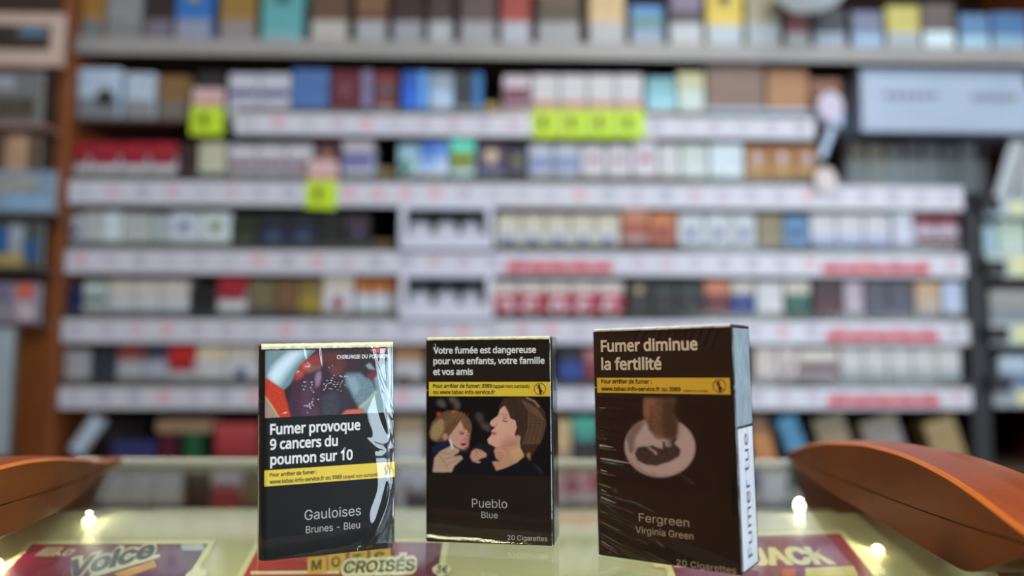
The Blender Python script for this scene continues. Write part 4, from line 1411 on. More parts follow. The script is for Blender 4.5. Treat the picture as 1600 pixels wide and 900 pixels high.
film_m = clear_mat('cellophane', (.985, .985, .985), 1.72, .03, bump=.10, bump_scale=70)
film_side = clear_mat('cellophane_side', (.97, .98, .98), 1.6, .10, bump=.4, bump_scale=120)
white_ink = mat((232, 230, 226), .5, mottle=.02, key='white_ink')
grey_ink = mat((186, 184, 180), .5, mottle=.02, key='grey_ink')
black_ink = mat((34, 30, 22), .5, mottle=.02, key='black_ink')
yellow_ink = mat((232, 200, 56), .45, mottle=.03, scale=30, key='yellow_band')
fold_m = mat((222, 212, 172), .25, .6, mottle=.12, scale=300, key='film_fold')


def std_pack(label, loc_mm, rot, W_, H_, D_, quad, body, r):
    Wd, Ht, Dp = W_ / 1000, H_ / 1000, D_ / 1000
    rm = Matrix.Rotation(rot[2], 3, 'Z') @ Matrix.Rotation(rot[1], 3, 'Y') @ Matrix.Rotation(rot[0], 3, 'X')
    low = min((rm @ Vector((x, y, 0)))[2] for x in (0, Wd) for y in (0, Dp))
    t = thing('cigarette_pack', label, 'cigarette pack', (loc_mm[0] / 1000, loc_mm[1] / 1000, GZ - low + .0003), rot)
    bm_ = mat(body, .45, .15, mottle=.06, scale=120, key='drab_board')
    lidz = Ht * .74
    MB().rbox(0, Wd, 0, Dp, 0, lidz - .00015, r, 6).build('carton', bm_, t)
    MB().rbox(0, Wd, 0, Dp, lidz + .00015, Ht, r, 6).build('flip_lid', bm_, t)
    Hm = homography(quad, [(0, Ht), (Wd, Ht), (Wd, 0), (0, 0)])
    return t, Wd, Ht, Dp, Hm


def wtext(t, Hm, name, body, fnt, p0, p1, cap, m, bold, y=-.00012, parent=None):
    (xa, za), (xb, zb) = Hm(*p0), Hm(*p1)
    zc = Hm((p0[0] + p1[0]) / 2, (p0[1] + p1[1]) / 2 - cap)[1]
    zz = (za + zb) / 2
    return text(name, body, fnt, xa, zz, xb - xa, zc - zz, m, parent or t, y=y, bold=bold)


def rect(t, Hm, name, quad, m, y=-.00006):
    p = [Hm(*q) for q in quad]
    x0, x1 = (p[0][0] + p[3][0]) / 2, (p[1][0] + p[2][0]) / 2
    z1, z0 = (p[0][1] + p[1][1]) / 2, (p[2][1] + p[3][1]) / 2
    o = MB().poly([(x0, z0), (x1, z0), (x1, z1), (x0, z1)], y).build(name, m, t, fix=False)
    return o, (x0, x1, z0, z1)


def pictogram(band, x, z, r, y=-.00014):
    ro = mat((150, 66, 40), .5, key='ring_ink')
    MB().ring(x, z, r * .88, r, y, 32, t=.00002).build('pictogram_ring', ro, band)
    q = MB()
    q.disc(x - r * .12, z + r * .56, r * .19, y, 14)
    q.poly([(x + a * r, z + b * r) for a, b in ((-.22, .36), (.02, .40), (.12, .18), (.14, .0), (.36, -.22), (.40, -.42), (.22, -.56), (.26, -.84), (-.10, -.84), (-.12, -.5),
                                                (-.2, -.2), (-.06, 0.02), (-.16, .1), (-.36, -.06), (-.42, .04))], y - .00001)
    q.build('pictogram', black_ink, band, fix=False)
    q = MB()
    s = .05 * r
    q.poly([(x - r * .66 - s, z + r * .62), (x - r * .62, z + r * .66 + s), (x + r * .66 + s, z - r * .62), (x + r * .62, z - r * .66 - s)], y + .00004)
    q.build('pictogram_slash', ro, band, fix=False)


def fold_strip(t, Wd, Ht, h, seed, col=None, y=-.0006):
    """crumpled end fold of the film along the top front edge"""
    n = 70
    r = np.random.default_rng(seed)
    mb = MB()
    xs = np.linspace(.0006, Wd - .0006, n)
    j = r.normal(0, 1, (5, n))
    vs = []
    for k, (yy, zz, aj) in enumerate(((y + .0002, Ht - h, .3), (y - .0001, Ht - h * .4, .4), (y + .0001, Ht + .0003, .3), (.0015, Ht + .0006, .2), (.004, Ht + .0002, .1))):
        for i in range(n):
            vs.append((xs[i], yy + j[k, i] * .00018 * (1 if k < 3 else .3), zz + j[k, (i * 3) % n] * h * .16 * aj))
    fs = [(k * n + i, k * n + i + 1, (k + 1) * n + i + 1, (k + 1) * n + i) for k in range(4) for i in range(n - 1)]
    mb.add(vs, fs)
    return mb.build('film_fold', col or fold_m, t, True, fix=False)


def film_sides(t, Wd, Ht, Dp, r):
    g = .00035
    mb = MB()
    ring = []
    r2 = r + g
    for cx, cy, a0 in ((Wd - r, r, -90), (Wd - r, Dp - r, 0), (r, Dp - r, 90), (r, r, 180)):
        for s in range(6):
            a = math.radians(a0 + 90 * s / 5)
            ring.append((cx + r2 * math.cos(a), cy + r2 * math.sin(a)))
    n = len(ring)
    vs = [(x, y, z) for z in (.0002, Ht + g) for x, y in ring]
    fs = [(i, (i + 1) % n, n + (i + 1) % n, n + i) for i in range(n) if i != n - 1]
    fs.append(tuple(range(n, 2 * n)))
    mb.add(vs, fs)
    return mb.build('film_wrap', film_side, t)


def cx(ox, oy, s):
    return lambda x, y: (ox + x / s, oy + y / s)


# ---------------- left pack: surgery picture
Q1 = [(405, 542), (611, 541), (617.5, 854), (408, 882)]
t1, Wd, Ht, Dp, H1 = std_pack('leftmost standing black pack with surgery picture above three lines of white text', (-98.856, 308.081), (.0043, -.0225, .33675), 53.9, 84.5, 18.9, Q1, (24, 27, 27), .0032)
_, pr = rect(t1, H1, 'picture_backing', [(414, 552), (609.5, 547), (610.5, 646.5), (414.5, 656)], black_ink, -.00004)
c1 = cx(390, 520, 6.384)
inv1 = lambda x, y: ((H1(*c1(x, y))[0] - pr[0]) / (pr[1] - pr[0]), (H1(*c1(x, y))[1] - pr[2]) / (pr[3] - pr[2]))
C = Canvas(380, 200, (58, 44, 52), inv1)
C.poly([(140, 190), (400, 190), (200, 420), (140, 420)], (118, 146, 146), 3)
C.poly([(150, 470), (200, 300), (350, 190), (660, 190), (500, 350), (440, 470), (400, 540), (340, 590), (240, 520)], (112, 140, 150), 2)
C.poly([(165, 450), (230, 330), (370, 205), (600, 195), (450, 340), (360, 470), (300, 560), (240, 520)], (168, 194, 202), 5)
C.poly([(190, 450), (270, 340), (400, 220), (520, 200), (390, 350), (300, 470), (260, 530)], (214, 230, 238), 6)
C.poly([(400, 560), (470, 430), (640, 330), (760, 330), (860, 470), (760, 600), (730, 860), (400, 870)], (70, 44, 60), 4, grain=.08)
C.poly([(430, 480), (490, 350), (590, 265), (700, 210), (730, 330), (620, 370), (540, 430), (475, 500)], (146, 58, 54), 2, grain=.08)
C.ell(565, 350, 50, 45, (196, 84, 76), 4)
C.ell(500, 430, 34, 36, (188, 74, 64), 4)
C.poly([(640, 225), (900, 215), (960, 340), (900, 450), (850, 430), (760, 330)], (92, 52, 48), 4, grain=.08)
C.ell(850, 400, 60, 60, (106, 58, 56), 5)
C.poly([(600, 360), (720, 340), (700, 380), (560, 430)], (126, 92, 84), 3)
C.poly([(660, 420), (705, 400), (715, 470), (690, 540), (662, 570), (650, 490)], (148, 120, 140), 3)
C.poly([(600, 480), (640, 560), (620, 720), (700, 780), (700, 860), (520, 860), (500, 700), (540, 560)], (86, 56, 76), 6, grain=.08)
C.poly([(720, 380), (800, 420), (820, 560), (760, 640), (720, 860), (700, 860), (712, 560)], (56, 42, 52), 3)
C.poly([(940, 430), (1100, 420), (1200, 500), (1260, 640), (1180, 720), (1080, 750), (1000, 640), (950, 540)], (112, 136, 146), 4, grain=.08)
C.poly([(960, 470), (1040, 460), (1090, 560), (1060, 640), (1000, 600)], (140, 164, 172), 4)
C.poly([(1090, 760), (1250, 600), (1220, 470), (1300, 340), (1370, 290), (1420, 170), (1420, 830), (1150, 830)], (140, 164, 172), 4)
C.line([(1080, 770), (1180, 690), (1250, 600)], 26, (176, 190, 150), 3)
C.poly([(1050, 300), (1210, 290), (1260, 400), (1160, 480), (1080, 410)], (52, 42, 52), 4)
C.poly([(1150, 440), (1220, 395), (1255, 440), (1205, 495)], (126, 46, 62), 3)
C.poly([(1180, 190), (1260, 180), (1345, 195), (1300, 235), (1200, 215)], (196, 100, 96), 2)
C.poly([(1140, 350), (1180, 325), (1235, 395), (1170, 385)], (140, 160, 164), 2)
C.poly([(890, 640), (980, 560), (1020, 700), (930, 800), (880, 740)], (54, 52, 62), 5)
C.poly([(720, 640), (860, 600), (900, 760), (860, 870), (720, 870)], (66, 66, 78), 6, grain=.08)
C.poly([(905, 840), (960, 788), (1090, 778), (1160, 818), (1000, 836)], (212, 104, 88), 2)
C.poly([(145, 455), (280, 545), (345, 592), (378, 720), (420, 880), (300, 880), (230, 740), (145, 650)], (196, 62, 36), 2, grain=.08)
C.poly([(145, 640), (232, 760), (310, 890), (145, 890)], (166, 138, 122), 1)
C.line([(150, 645), (232, 755), (310, 885)], 12, (214, 176, 120), 1)
C.poly([(345, 592), (430, 520), (400, 700), (378, 700)], (44, 36, 44), 3)
rs_ = np.random.default_rng(3)
for bx, by, sx, sy, nn in ((610, 740, 36, 22, 16), (860, 530, 70, 34, 26), (545, 520, 10, 30, 5), (590, 345, 20, 16, 6), (485, 410, 14, 10, 4), (620, 600, 10, 50, 6), (350, 815, 12, 10, 4), (780, 460, 30, 60, 8)):
    for _ in range(nn):
        C.ell(bx + rs_.normal(0, sx), by + rs_.normal(0, sy), rs_.uniform(4, 10), rs_.uniform(3, 7), (214, 216, 226), 0, .75)
C.build('health_picture', pr, t1, -.00008)
wtext(t1, H1, 'picture_caption', 'CHIRURGIE DU POUMON', F_WARN, (524.7, 564.8), (603, 563), 5.6, white_ink, .022, -.00014)
wtext(t1, H1, 'warning_text', 'Fumer provoque', F_WARN, (423.2, 681.5), (561.8, 673.6), 15.2, white_ink, .028)
wtext(t1, H1, 'warning_text', '9 cancers du', F_WARN, (423.2, 704.8), (528, 698.6), 15.2, white_ink, .028)
wtext(t1, H1, 'warning_text', 'poumon sur 10', F_WARN, (424, 728.6), (551, 719.8), 15.0, white_ink, .028)
bnd, br = rect(t1, H1, 'yellow_band', [(414.7, 738.7), (614.4, 722.2), (614.6, 745.5), (415.4, 763.7)], yellow_ink)
wtext(t1, H1, 'band_text', 'Pour arr\u00eater de fumer :', F_WARN, (423.4, 747.8), (497, 742.2), 5.6, black_ink, .026, parent=bnd)
wtext(t1, H1, 'band_text', 'www.tabac-info-service.fr ou 3989', F_WARN, (423.4, 758.8), (535, 749.6), 5.8, black_ink, .026, parent=bnd)
wtext(t1, H1, 'band_text', '(appel non surtax\u00e9)', F_WARN, (537, 749.5), (590, 744.6), 5.0, black_ink, .02, parent=bnd)
xz = H1(601, 736)
pictogram(bnd, xz[0], xz[1], .0021)
wtext(t1, H1, 'name_text', 'Gauloises', F_NAME, (478.7, 814), (564.6, 806.2), 15.2, grey_ink, 0)
wtext(t1, H1, 'variant_text', 'Brunes - Bleu', F_NAME, (481, 835), (563.4, 825.8), 10.8, grey_ink, 0)
# cream side label, and the film
MB().box(-.00006, -.00002, .0045, Dp - .003, .0005, Ht * .66).build('side_label', mat((206, 196, 168), .5, key='side_cream'), t1)
fold_strip(t1, Wd, Ht, .0016, 1)


def wr1(X, Z):
    d = np.zeros_like(X)
    # film standing off along the right side, with a few long diagonal creases
    pk = .87 + .03 * np.sin(Z * 7 + .6) - .10 * np.exp(-((Z - .16) / .10) ** 2) - .06 * np.exp(-((Z - .66) / .08) ** 2)
    up = np.clip((X - pk + .22) / .22, 0, 1)
    dn = np.clip((1.0 - X) / np.maximum(1.0 - pk, .02), 0, 1)
    d += .00060 * np.where(X < pk, up * up * (3 - 2 * up), dn * (1.6 - .6 * dn))
    d += .00010 * np.sin(X * 24 + 5 * np.sin(Z * 6)) * np.exp(-((X - .62) / .14) ** 2 - ((Z - .52) / .12) ** 2)
    for (x0, z0, x1, z1, a, w) in ((.80, .02, 1.0, .34, .00045, .020), (.76, .0, .95, .3, .00025, .014), (.84, .95, 1.0, .70, .0004, .014), (.86, .84, 1.0, .66, .0004, .016), (.9, .72, 1.0, .58, .0004, .02),
                                   (.72, .56, 1.0, .50, .0003, .02), (.66, .52, .95, .47, .0002, .014), (.42, 1, .45, .93, .0002, .010), (.30, 1, .33, .95, .0002, .012)):
        L = math.hypot(x1 - x0, z1 - z0)
        ux, uz = (x1 - x0) / L, (z1 - z0) / L
        s = (X - x0) * ux + (Z - z0) * uz
        n = -(X - x0) * uz + (Z - z0) * ux + .03 * np.sin(s * 9)
        d += a * np.exp(-(n / w) ** 2) * (1 / (1 + np.exp(-(s + .02) * 60))) * (1 / (1 + np.exp((s - L) * 40)))
    return d


film_front(t1, Wd, Ht, wr1, film_m)
film_sides(t1, Wd, Ht, Dp, .0032)

# ---------------- middle pack: mother and child picture
Q2 = [(663, 531), (861, 528), (867, 855.5), (667.5, 845)]
t2, Wd, Ht, Dp, H2 = std_pack('middle standing pack with picture of a woman blowing smoke at a crying child', (-37.129, 340.771), (.0032, -.0106, -.17661), 55.8, 87.8, 20.1, Q2, (38, 30, 22), .0012)
_, pr = rect(t2, H2, 'picture_backing', [(668.5, 622.5), (863, 622.5), (864.5, 746), (669, 742.5)], black_ink, -.00004)
c2 = cx(650, 615, 6.384)
inv2 = lambda x, y: ((H2(*c2(x, y))[0] - pr[0]) / (pr[1] - pr[0]), (H2(*c2(x, y))[1] - pr[2]) / (pr[3] - pr[2]))
C = Canvas(420, 264, (20, 16, 15), inv2)
for a in ((240, 105, 40, 36, .35), (270, 130, 24, 20, .4), (370, 85, 40, 26, .35), (405, 130, 30, 40, .4), (350, 60, 30, 20, .3), (625, 240, 36, 40, .22), (650, 290, 30, 40, .18), (690, 340, 40, 30, .3), (720, 370, 24, 16, .35)):
    C.ell(a[0], a[1], a[2], a[3], (132, 126, 120), 5, a[4])
# dark clothes
C.poly([(130, 800), (140, 600), (190, 510), (330, 485), (430, 560), (560, 560), (640, 510), (720, 520), (800, 600), (900, 690), (1050, 640), (1150, 670), (1240, 750), (1290, 830), (130, 830)], (24, 22, 28), 2)
C.poly([(150, 560), (220, 500), (330, 490), (380, 540), (300, 600), (200, 650)], (34, 36, 58), 3)
C.poly([(540, 560), (640, 505), (740, 530), (780, 600), (700, 640)], (30, 30, 36), 3)
# child's hair and face
C.poly([(128, 400), (150, 310), (220, 220), (300, 182), (400, 182), (480, 215), (540, 280), (555, 350), (535, 440), (480, 380), (400, 400), (330, 450), (290, 490), (200, 490), (150, 460)], (112, 80, 54), 2, grain=.08)
C.poly([(140, 410), (170, 320), (240, 260), (290, 300), (260, 420), (200, 480), (150, 455)], (172, 140, 96), 4, grain=.06)
for k in range(9):
    C.line([(330 + k * 18, 195), (300 + k * 10, 260), (260 + k * 8, 340)], 5, (150, 118, 82) if k % 2 else (84, 58, 40), 1, .5)
C.poly([(325, 440), (385, 360), (440, 285), (475, 270), (490, 320), (535, 400), (528, 470), (520, 535), (475, 568), (420, 555), (345, 505), (320, 470)], (214, 160, 138), 2)
C.poly([(440, 270), (480, 265), (545, 330), (545, 410), (520, 405), (500, 370), (480, 380)], (120, 86, 58), 2, grain=.08)
C.ell(290, 440, 26, 34, (196, 144, 116), 2)
C.ell(455, 410, 26, 10, (70, 40, 36), 2, .9)
C.ell(516, 428, 12, 10, (80, 46, 40), 2, .8)
C.ell(480, 470, 26, 24, (206, 116, 96), 5, .7)
C.ell(470, 516, 30, 8, (140, 56, 52), 2, .9)
C.ell(480, 538, 26, 8, (190, 120, 104), 2, .8)
C.ell(420, 470, 34, 30, (220, 150, 128), 6, .6)
C.line([(425, 392), (450, 384), (480, 398)], 9, (120, 78, 54), 2, .8)
C.line([(500, 404), (528, 402)], 7, (110, 70, 52), 2, .8)
C.line([(498, 420), (505, 470), (486, 492), (510, 492)], 7, (170, 96, 80), 2, .7)
C.line([(440, 490), (455, 505), (452, 530)], 6, (160, 98, 82), 2, .6)
C.poly([(446, 514), (470, 504), (500, 512), (494, 526), (460, 528)], (112, 40, 40), 1)
C.poly([(350, 500), (400, 545), (470, 570), (520, 540), (500, 585), (420, 575)], (150, 100, 84), 4, .6)
for k in range(14):
    C.line([(300 + k * 17, 186 + abs(k - 6) * 3), (250 + k * 20, 240), (180 + k * 24, 330 - k * 4)], 3, (176, 138, 96) if k % 2 else (74, 50, 34), 1, .45)
for k in range(8):
    C.line([(160 + k * 14, 300 - k * 6), (146 + k * 14, 380), (160 + k * 13, 460)], 4, (206, 176, 130) if k % 2 else (126, 94, 62), 1, .5)
C.ell(222, 214, 22, 16, (196, 74, 50), 3)
C.ell(372, 194, 26, 10, (216, 96, 60), 3)
C.poly([(500, 440), (540, 430), (520, 560), (500, 560)], (150, 96, 82), 4, .5)
# adult's hand with a cigarette
C.poly([(170, 790), (185, 650), (240, 585), (350, 530), (432, 568), (425, 598), (365, 632), (452, 630), (468, 658), (430, 692), (385, 730), (358, 792)], (200, 164, 138), 2)
for pts in ([(250, 600), (330, 610), (380, 590)], [(290, 660), (360, 640), (440, 645)], [(310, 720), (370, 690), (440, 670)], [(230, 620), (280, 680), (320, 760)]):
    C.line(pts, 9, (146, 108, 86), 2, .7)
C.poly([(328, 468), (348, 462), (378, 556), (356, 566)], (220, 214, 208), 1)
# small fist
C.poly([(540, 640), (556, 585), (598, 560), (652, 576), (704, 612), (702, 642), (650, 658), (600, 692), (566, 690)], (206, 152, 126), 2)
C.line([(600, 566), (610, 610), (590, 640)], 9, (150, 98, 78), 2, .8)
C.line([(640, 580), (660, 612)], 7, (160, 108, 88), 2, .7)
C.ell(622, 695, 26, 7, (196, 182, 166), 1)
# woman: neck, face, hair
C.poly([(780, 560), (960, 520), (1040, 470), (1080, 640), (1010, 706), (880, 760), (805, 784), (760, 690), (830, 690), (890, 640)], (196, 146, 116), 2)
C.poly([(930, 560), (1040, 520), (1070, 640), (1000, 690), (950, 640)], (206, 164, 118), 6)
C.poly([(890, 120), (835, 168), (815, 232), (742, 288), (734, 320), (766, 345), (790, 352), (748, 384), (760, 405), (745, 432), (710, 472), (722, 512), (800, 552), (900, 566), (980, 556), (1040, 500), (1060, 420), (1020, 300), (970, 210), (930, 160)], (220, 168, 144), 1)
C.poly([(800, 552), (900, 566), (980, 556), (1040, 500), (1050, 440), (960, 500), (860, 530)], (176, 122, 98), 6, .7)
C.ell(840, 330, 40, 30, (230, 182, 160), 8, .7)
C.poly([(866, 222), (905, 236), (915, 262), (880, 290), (860, 280)], (196, 140, 118), 3)
C.line([(862, 282), (885, 292), (915, 290)], 9, (60, 36, 32), 1)
C.line([(820, 232), (860, 212), (910, 232)], 8, (150, 100, 80), 2, .7)
C.line([(770, 345), (800, 335), (808, 310)], 10, (176, 112, 92), 2, .7)
C.poly([(748, 392), (800, 402), (800, 426), (760, 424)], (180, 104, 96), 2)
C.line([(752, 408), (798, 416)], 5, (120, 60, 58), 1, .8)
C.poly([(828, 140), (862, 66), (960, 46), (1100, 48), (1210, 92), (1290, 200), (1308, 330), (1272, 470), (1200, 570), (1130, 700), (1098, 640), (1045, 560), (1036, 470), (1000, 445), (982, 425), (1006, 350), (990, 282), (940, 262), (925, 210), (890, 140), (850, 130), (842, 170)], (66, 46, 34), 1, grain=.06)
for k in range(12):
    x = 1110 + k * 15
    C.line([(1050 + k * 14, 70 + k * 8), (x + 20, 200 + k * 8), (x + 10, 360), (x - 40, 520)], 5, (158, 118, 84) if k % 3 else (188, 148, 110), 1, .5)
for k in range(7):
    C.line([(880 + k * 12, 70), (900 + k * 14, 150), (930 + k * 10, 240)], 5, (106, 78, 56), 1, .5)
C.line([(1095, 52), (1180, 90), (1230, 150)], 9, (206, 186, 160), 2, .7)
C.ell(1020, 460, 26, 30, (204, 148, 128), 2)
C.poly([(830, 140), (870, 90), (960, 60), (1010, 120), (1000, 240), (960, 250), (930, 200), (890, 140)], (50, 34, 26), 8, .5)
for k in range(16):
    C.line([(960 + k * 9, 60 + k), (1000 + k * 14, 180 + k * 6), (1010 + k * 15, 330), (1050 + k * 8, 520 - k * 4)], 3, (92, 66, 48) if k % 2 else (40, 27, 20), 1, .5)
C.line([(735, 322), (750, 338), (790, 350)], 8, (150, 92, 76), 1, .8)
C.poly([(900, 430), (1000, 450), (1010, 520), (900, 560), (820, 545)], (170, 116, 92), 8, .5)
C.line([(712, 474), (724, 512), (800, 554), (900, 568)], 7, (150, 100, 82), 2, .6)
C.poly([(1105, 620), (1140, 600), (1145, 680), (1118, 650)], (170, 120, 76), 2)
C.poly([(778, 585), (800, 555), (880, 566), (902, 620), (892, 656), (850, 692), (800, 660)], (204, 150, 120), 2)
for pts in ([(800, 600), (870, 605)], [(800, 632), (880, 630)], [(815, 662), (870, 655)]):
    C.line(pts, 8, (142, 92, 72), 2, .8)
C.poly([(805, 784), (900, 760), (1010, 706), (1075, 655), (1140, 690), (1250, 770), (1300, 840), (760, 840)], (22, 19, 24), 1)
C.poly([(1150, 700), (1230, 750), (1280, 810), (1240, 800)], (52, 46, 52), 3)
C.build('health_picture', pr, t2, -.00008)
wtext(t2, H2, 'warning_text', 'Votre fum\u00e9e est dangereuse', F_WARN, (675.4, 553.8), (837.3, 553), 9.4, white_ink, .028)
wtext(t2, H2, 'warning_text', 'pour vos enfants, votre famille', F_WARN, (675.4, 570.7), (851, 569.8), 9.4, white_ink, .028)
wtext(t2, H2, 'warning_text', 'et vos amis', F_WARN, (675.4, 587.6), (737.8, 587.3), 9.4, white_ink, .028)
bnd, br = rect(t2, H2, 'yellow_band', [(668.8, 598.5), (860.2, 599), (860.7, 621.8), (669, 620.7)], yellow_ink)
wtext(t2, H2, 'band_text', 'Pour arr\u00eater de fumer: 3989', F_WARN, (675.4, 607.8), (767.6, 607.8), 5.8, black_ink, .024, parent=bnd)
wtext(t2, H2, 'band_text', '(appel non surtax\u00e9)', F_WARN, (769.4, 608), (826.7, 608), 5.0, black_ink, .02, parent=bnd)
wtext(t2, H2, 'band_text', 'ou www.tabac-info-service.fr', F_WARN, (675.8, 617.6), (772.6, 617.6), 5.8, black_ink, .024, parent=bnd)
xz = H2(843.8, 609.8)
pictogram(bnd, xz[0], xz[1], .0026)
wtext(t2, H2, 'name_text', 'Pueblo', F_NAME, (738.5, 794.2), (793.4, 795), 13.4, grey_ink, 0)
wtext(t2, H2, 'variant_text', 'Blue', F_NAME, (753.4, 810.2), (778.8, 810.8), 9.6, grey_ink, 0)
wtext(t2, H2, 'count_text', '20 Cigarettes', F_NAME, (794.4, 844.8), (857.1, 847.3), 7.6, grey_ink, 0)
fold_strip(t2, Wd, Ht, .0008, 2)


def wr2(X, Z):
    d = np.zeros_like(X)
    for k in range(7):
        x0 = .30 + .035 * k
        d += .00005 * np.exp(-((X - x0 - .25 * (Z) * (k - 3) / 3) / .006) ** 2) * np.exp(-Z / (.03 + .01 * (k % 3)))
    for k, (ang, L) in enumerate(((-52, .2), (-64, .26), (-78, .2), (-40, .14), (-20, .12))):
        ux, uz = math.cos(math.radians(ang)), math.sin(math.radians(ang)) * .8
        s = (X - .05) * ux + (Z - .97) * uz
        n = -(X - .05) * uz + (Z - .97) * ux
        d += .0003 * np.exp(-(n / .010) ** 2) * (s > 0) * np.exp(-(s / L) ** 2)
    return d


film_front(t2, Wd, Ht, wr2, film_m)
film_sides(t2, Wd, Ht, Dp, .0012)

# ---------------- right pack: ashtray picture
Q3 = [(926, 520), (1143, 506), (1161, 899), (934, 868)]
t3, Wd, Ht, Dp, H3 = std_pack('rightmost standing pack in creased film with ashtray picture and white side label', (35.248, 319.689), (-.0003, -.021, -.59519), 58.9, 91.2, 20.5, Q3, (31, 25, 18), .0008)
_, pr = rect(t3, H3, 'picture_backing', [(933.5, 620), (1145, 617), (1152, 768), (934.5, 760)], mat((25, 19, 15), .5, key='dark_print'), -.00004)
c3 = cx(920, 610, 5.7)
inv3 = lambda x, y: ((H3(*c3(x, y))[0] - pr[0]) / (pr[1] - pr[0]), (H3(*c3(x, y))[1] - pr[2]) / (pr[3] - pr[2]))
C = Canvas(360, 245, (25, 19, 15), inv3)
C.ell(628, 505, 314, 268, (176, 148, 140), 2)
C.ell(650, 500, 290, 250, (192, 164, 156), 3)
C.poly([(330, 420), (390, 320), (500, 260), (470, 340), (410, 430), (400, 560), (350, 560)], (112, 88, 84), 4, .8)
C.poly([(350, 570), (400, 600), (470, 690), (600, 745), (560, 760), (440, 700)], (130, 104, 96), 4, .7)
C.line([(330, 450), (345, 560), (430, 670), (560, 740)], 12, (214, 190, 182), 2, .7)
C.poly([(405, 570), (425, 512), (470, 500), (520, 502), (560, 486), (600, 505), (655, 520), (652, 460), (672, 448), (684, 500), (720, 490), (715, 460), (750, 400), (785, 420), (760, 470), (815, 520), (806, 580), (720, 632), (600, 672), (500, 662), (430, 625)], (62, 50, 44), 2, grain=.22)
C.poly([(520, 500), (560, 520), (600, 545), (605, 575), (585, 572), (575, 550), (530, 520)], (176, 150, 142), 2)
C.poly([(680, 490), (700, 450), (720, 452), (735, 500)], (150, 128, 122), 3)
C.poly([(485, 70), (770, 70), (740, 190), (790, 270), (785, 400), (740, 440), (650, 430), (600, 400), (540, 350), (490, 260), (480, 160)], (120, 82, 62), 3, grain=.1)
C.poly([(640, 70), (790, 70), (760, 190), (800, 280), (785, 410), (730, 450), (670, 420), (640, 300), (650, 180)], (62, 46, 36), 8, .85)
C.poly([(500, 75), (590, 75), (560, 170), (520, 250), (490, 230)], (150, 104, 80), 5, .8)
C.line([(540, 130), (555, 220), (545, 320), (600, 400)], 12, (76, 50, 38), 3, .8)
C.poly([(510, 310), (600, 400), (660, 440), (600, 430), (530, 350)], (60, 42, 34), 3, .8)
C.line([(800, 735), (940, 830)], 8, (110, 92, 84), 2, .6)
C.build('health_picture', pr, t3, -.00008)
cr_ink = mat((224, 204, 172), .5, mottle=.02, key='cream_ink')
tan_ink = mat((178, 160, 128), .5, mottle=.02, key='tan_ink')
wtext(t3, H3, 'warning_text', 'Fumer diminue', F_WARN, (939, 552.5), (1089.4, 545.4), 17.2, cr_ink, .028)
wtext(t3, H3, 'warning_text', 'la fertilit\u00e9', F_WARN, (939.6, 580.2), (1033, 577.4), 17.2, cr_ink, .028)
bnd, br = rect(t3, H3, 'yellow_band', [(932.6, 592.7), (1139.8, 588.5), (1141, 614.8), (933, 615.5)], mat((226, 180, 50), .45, mottle=.03, scale=30, key='amber_band'))
wtext(t3, H3, 'band_text', 'Pour arr\u00eater de fumer :', F_WARN, (939.3, 601.2), (1017.4, 600.2), 6.2, black_ink, .026, parent=bnd)
wtext(t3, H3, 'band_text', 'www.tabac-info-service.fr ou 3989', F_WARN, (939.6, 612.2), (1063, 611.4), 6.2, black_ink, .026, parent=bnd)
wtext(t3, H3, 'band_text', '(appel non surtax\u00e9)', F_WARN, (1067.7, 611.4), (1105.4, 611), 3.2, black_ink, .01, parent=bnd)
xz = H3(1123.5, 601.3)
pictogram(bnd, xz[0], xz[1], .0026)
wtext(t3, H3, 'name_text', 'Fergreen', F_NAME, (997.7, 813.2), (1076.8, 824.6), 13.2, tan_ink, 0)
wtext(t3, H3, 'variant_text', 'Virginia Green', F_NAME, (992.8, 831), (1083.6, 844.4), 10.6, tan_ink, 0)
wtext(t3, H3, 'count_text', '20 Cigarettes', F_NAME, (1056.8, 882.4), (1151.4, 896.4), 9.6, tan_ink, 0)
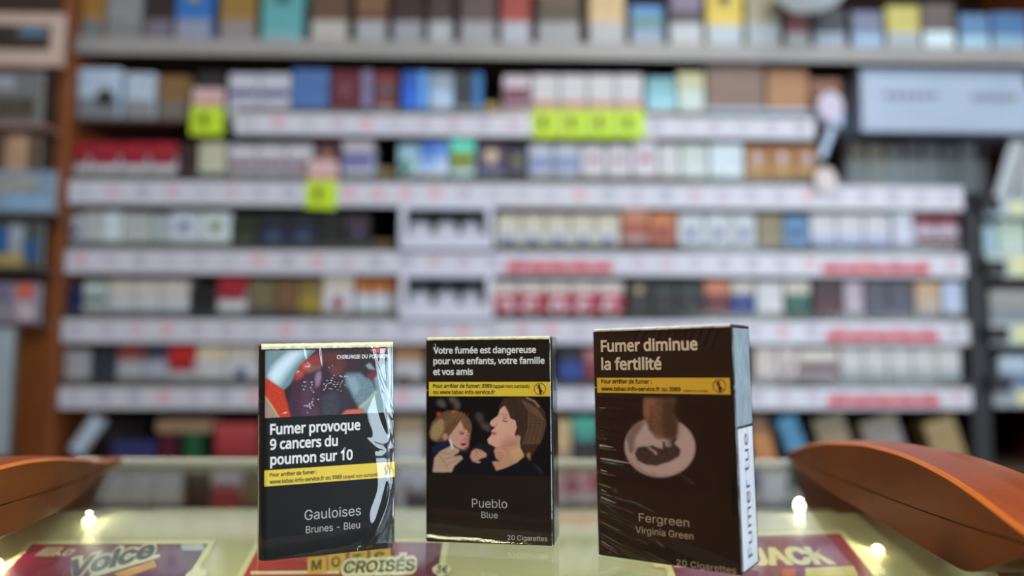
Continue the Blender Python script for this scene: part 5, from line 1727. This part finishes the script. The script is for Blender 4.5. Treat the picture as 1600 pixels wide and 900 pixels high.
# right side: upper part painted pale for the film's reflection, white label reading upwards
MB().box(Wd + .00002, Wd + .00006, .0010, Dp - .0010, Ht * .585, Ht - .001).build('side_sheen', mat((156, 174, 184), .35, .6, mottle=.12, scale=90, key='side_sheen'), t3)
sl = MB().box(Wd + .00002, Wd + .00008, .0014, Dp - .0014, .001, Ht * .575).build('side_label', mat((226, 230, 240), .45, mottle=.02, key='side_white'), t3)
L0, cap = Ht * .05, .0056
text('side_text', 'Fumer tue', F_WARN, 0, 0, Ht * .50, cap, mat((58, 62, 88), .5, key='side_ink'), sl, bold=.0,
     mapper=lambda X, Z: (Wd + .00014, Dp * .5 + cap * .45 - Z, L0 + X))
silverfold = mat((200, 204, 196), .2, .7, mottle=.12, scale=300, key='silver_fold')
fold_strip(t3, Wd, Ht, .0008, 5, silverfold)


def wr3(X, Z):
    d = np.zeros_like(X)
    g = np.random.default_rng(11)
    for k in range(15):                        # wrinkles fanning from the left edge
        z0 = .06 + .046 * k + g.normal(0, .008)
        L = g.uniform(.12, .34)
        sl_ = -.55 + .05 * k if z0 < .5 else -.06 + .02 * g.normal()
        zc = z0 + sl_ * X * .55 + .10 * (X ** 2) * (1 if z0 < .45 else .4)
        d += g.uniform(.00035, .0007) * np.exp(-((Z - zc) / g.uniform(.006, .011)) ** 2) * np.exp(-(X / L) ** 2)
    for k in range(16):                        # short pleats along the top edge
        x0 = .05 + .058 * k
        s = 1.0 - Z
        d += g.uniform(.00012, .00028) * np.exp(-((X - x0 + s * .7) / .009) ** 2) * np.exp(-(s / g.uniform(.05, .12)) ** 2)
    d += .0005 * np.exp(-((X - .88) / .10) ** 2 - ((Z - .30) / .12) ** 2)
    d += .0003 * np.exp(-((X - .55) / .12) ** 2 - ((Z - .34) / .03) ** 2)
    for (x0, z0, x1, z1, a) in ((.5, .42, .8, .36, .0002), (.05, .42, .5, .36, .0003), (.1, .30, .6, .18, .0003), (.08, .22, .5, .08, .0003)):
        L = math.hypot(x1 - x0, z1 - z0)
        ux, uz = (x1 - x0) / L, (z1 - z0) / L
        s = (X - x0) * ux + (Z - z0) * uz
        n = -(X - x0) * uz + (Z - z0) * ux
        d += a * np.exp(-(n / .016) ** 2) / (1 + np.exp(-(s) * 40)) / (1 + np.exp((s - L) * 30))
    return d


film_front(t3, Wd, Ht, wr3, clear_mat('cellophane_creased', (.98, .98, .98), 1.95, .03, bump=.10, bump_scale=70), nx=150, nz=320)
film_sides(t3, Wd, Ht, Dp, .0008)

for lb, ns in LABELS.items():
    if len(ns) > 1:
        print('DUP LABEL', lb, ns)
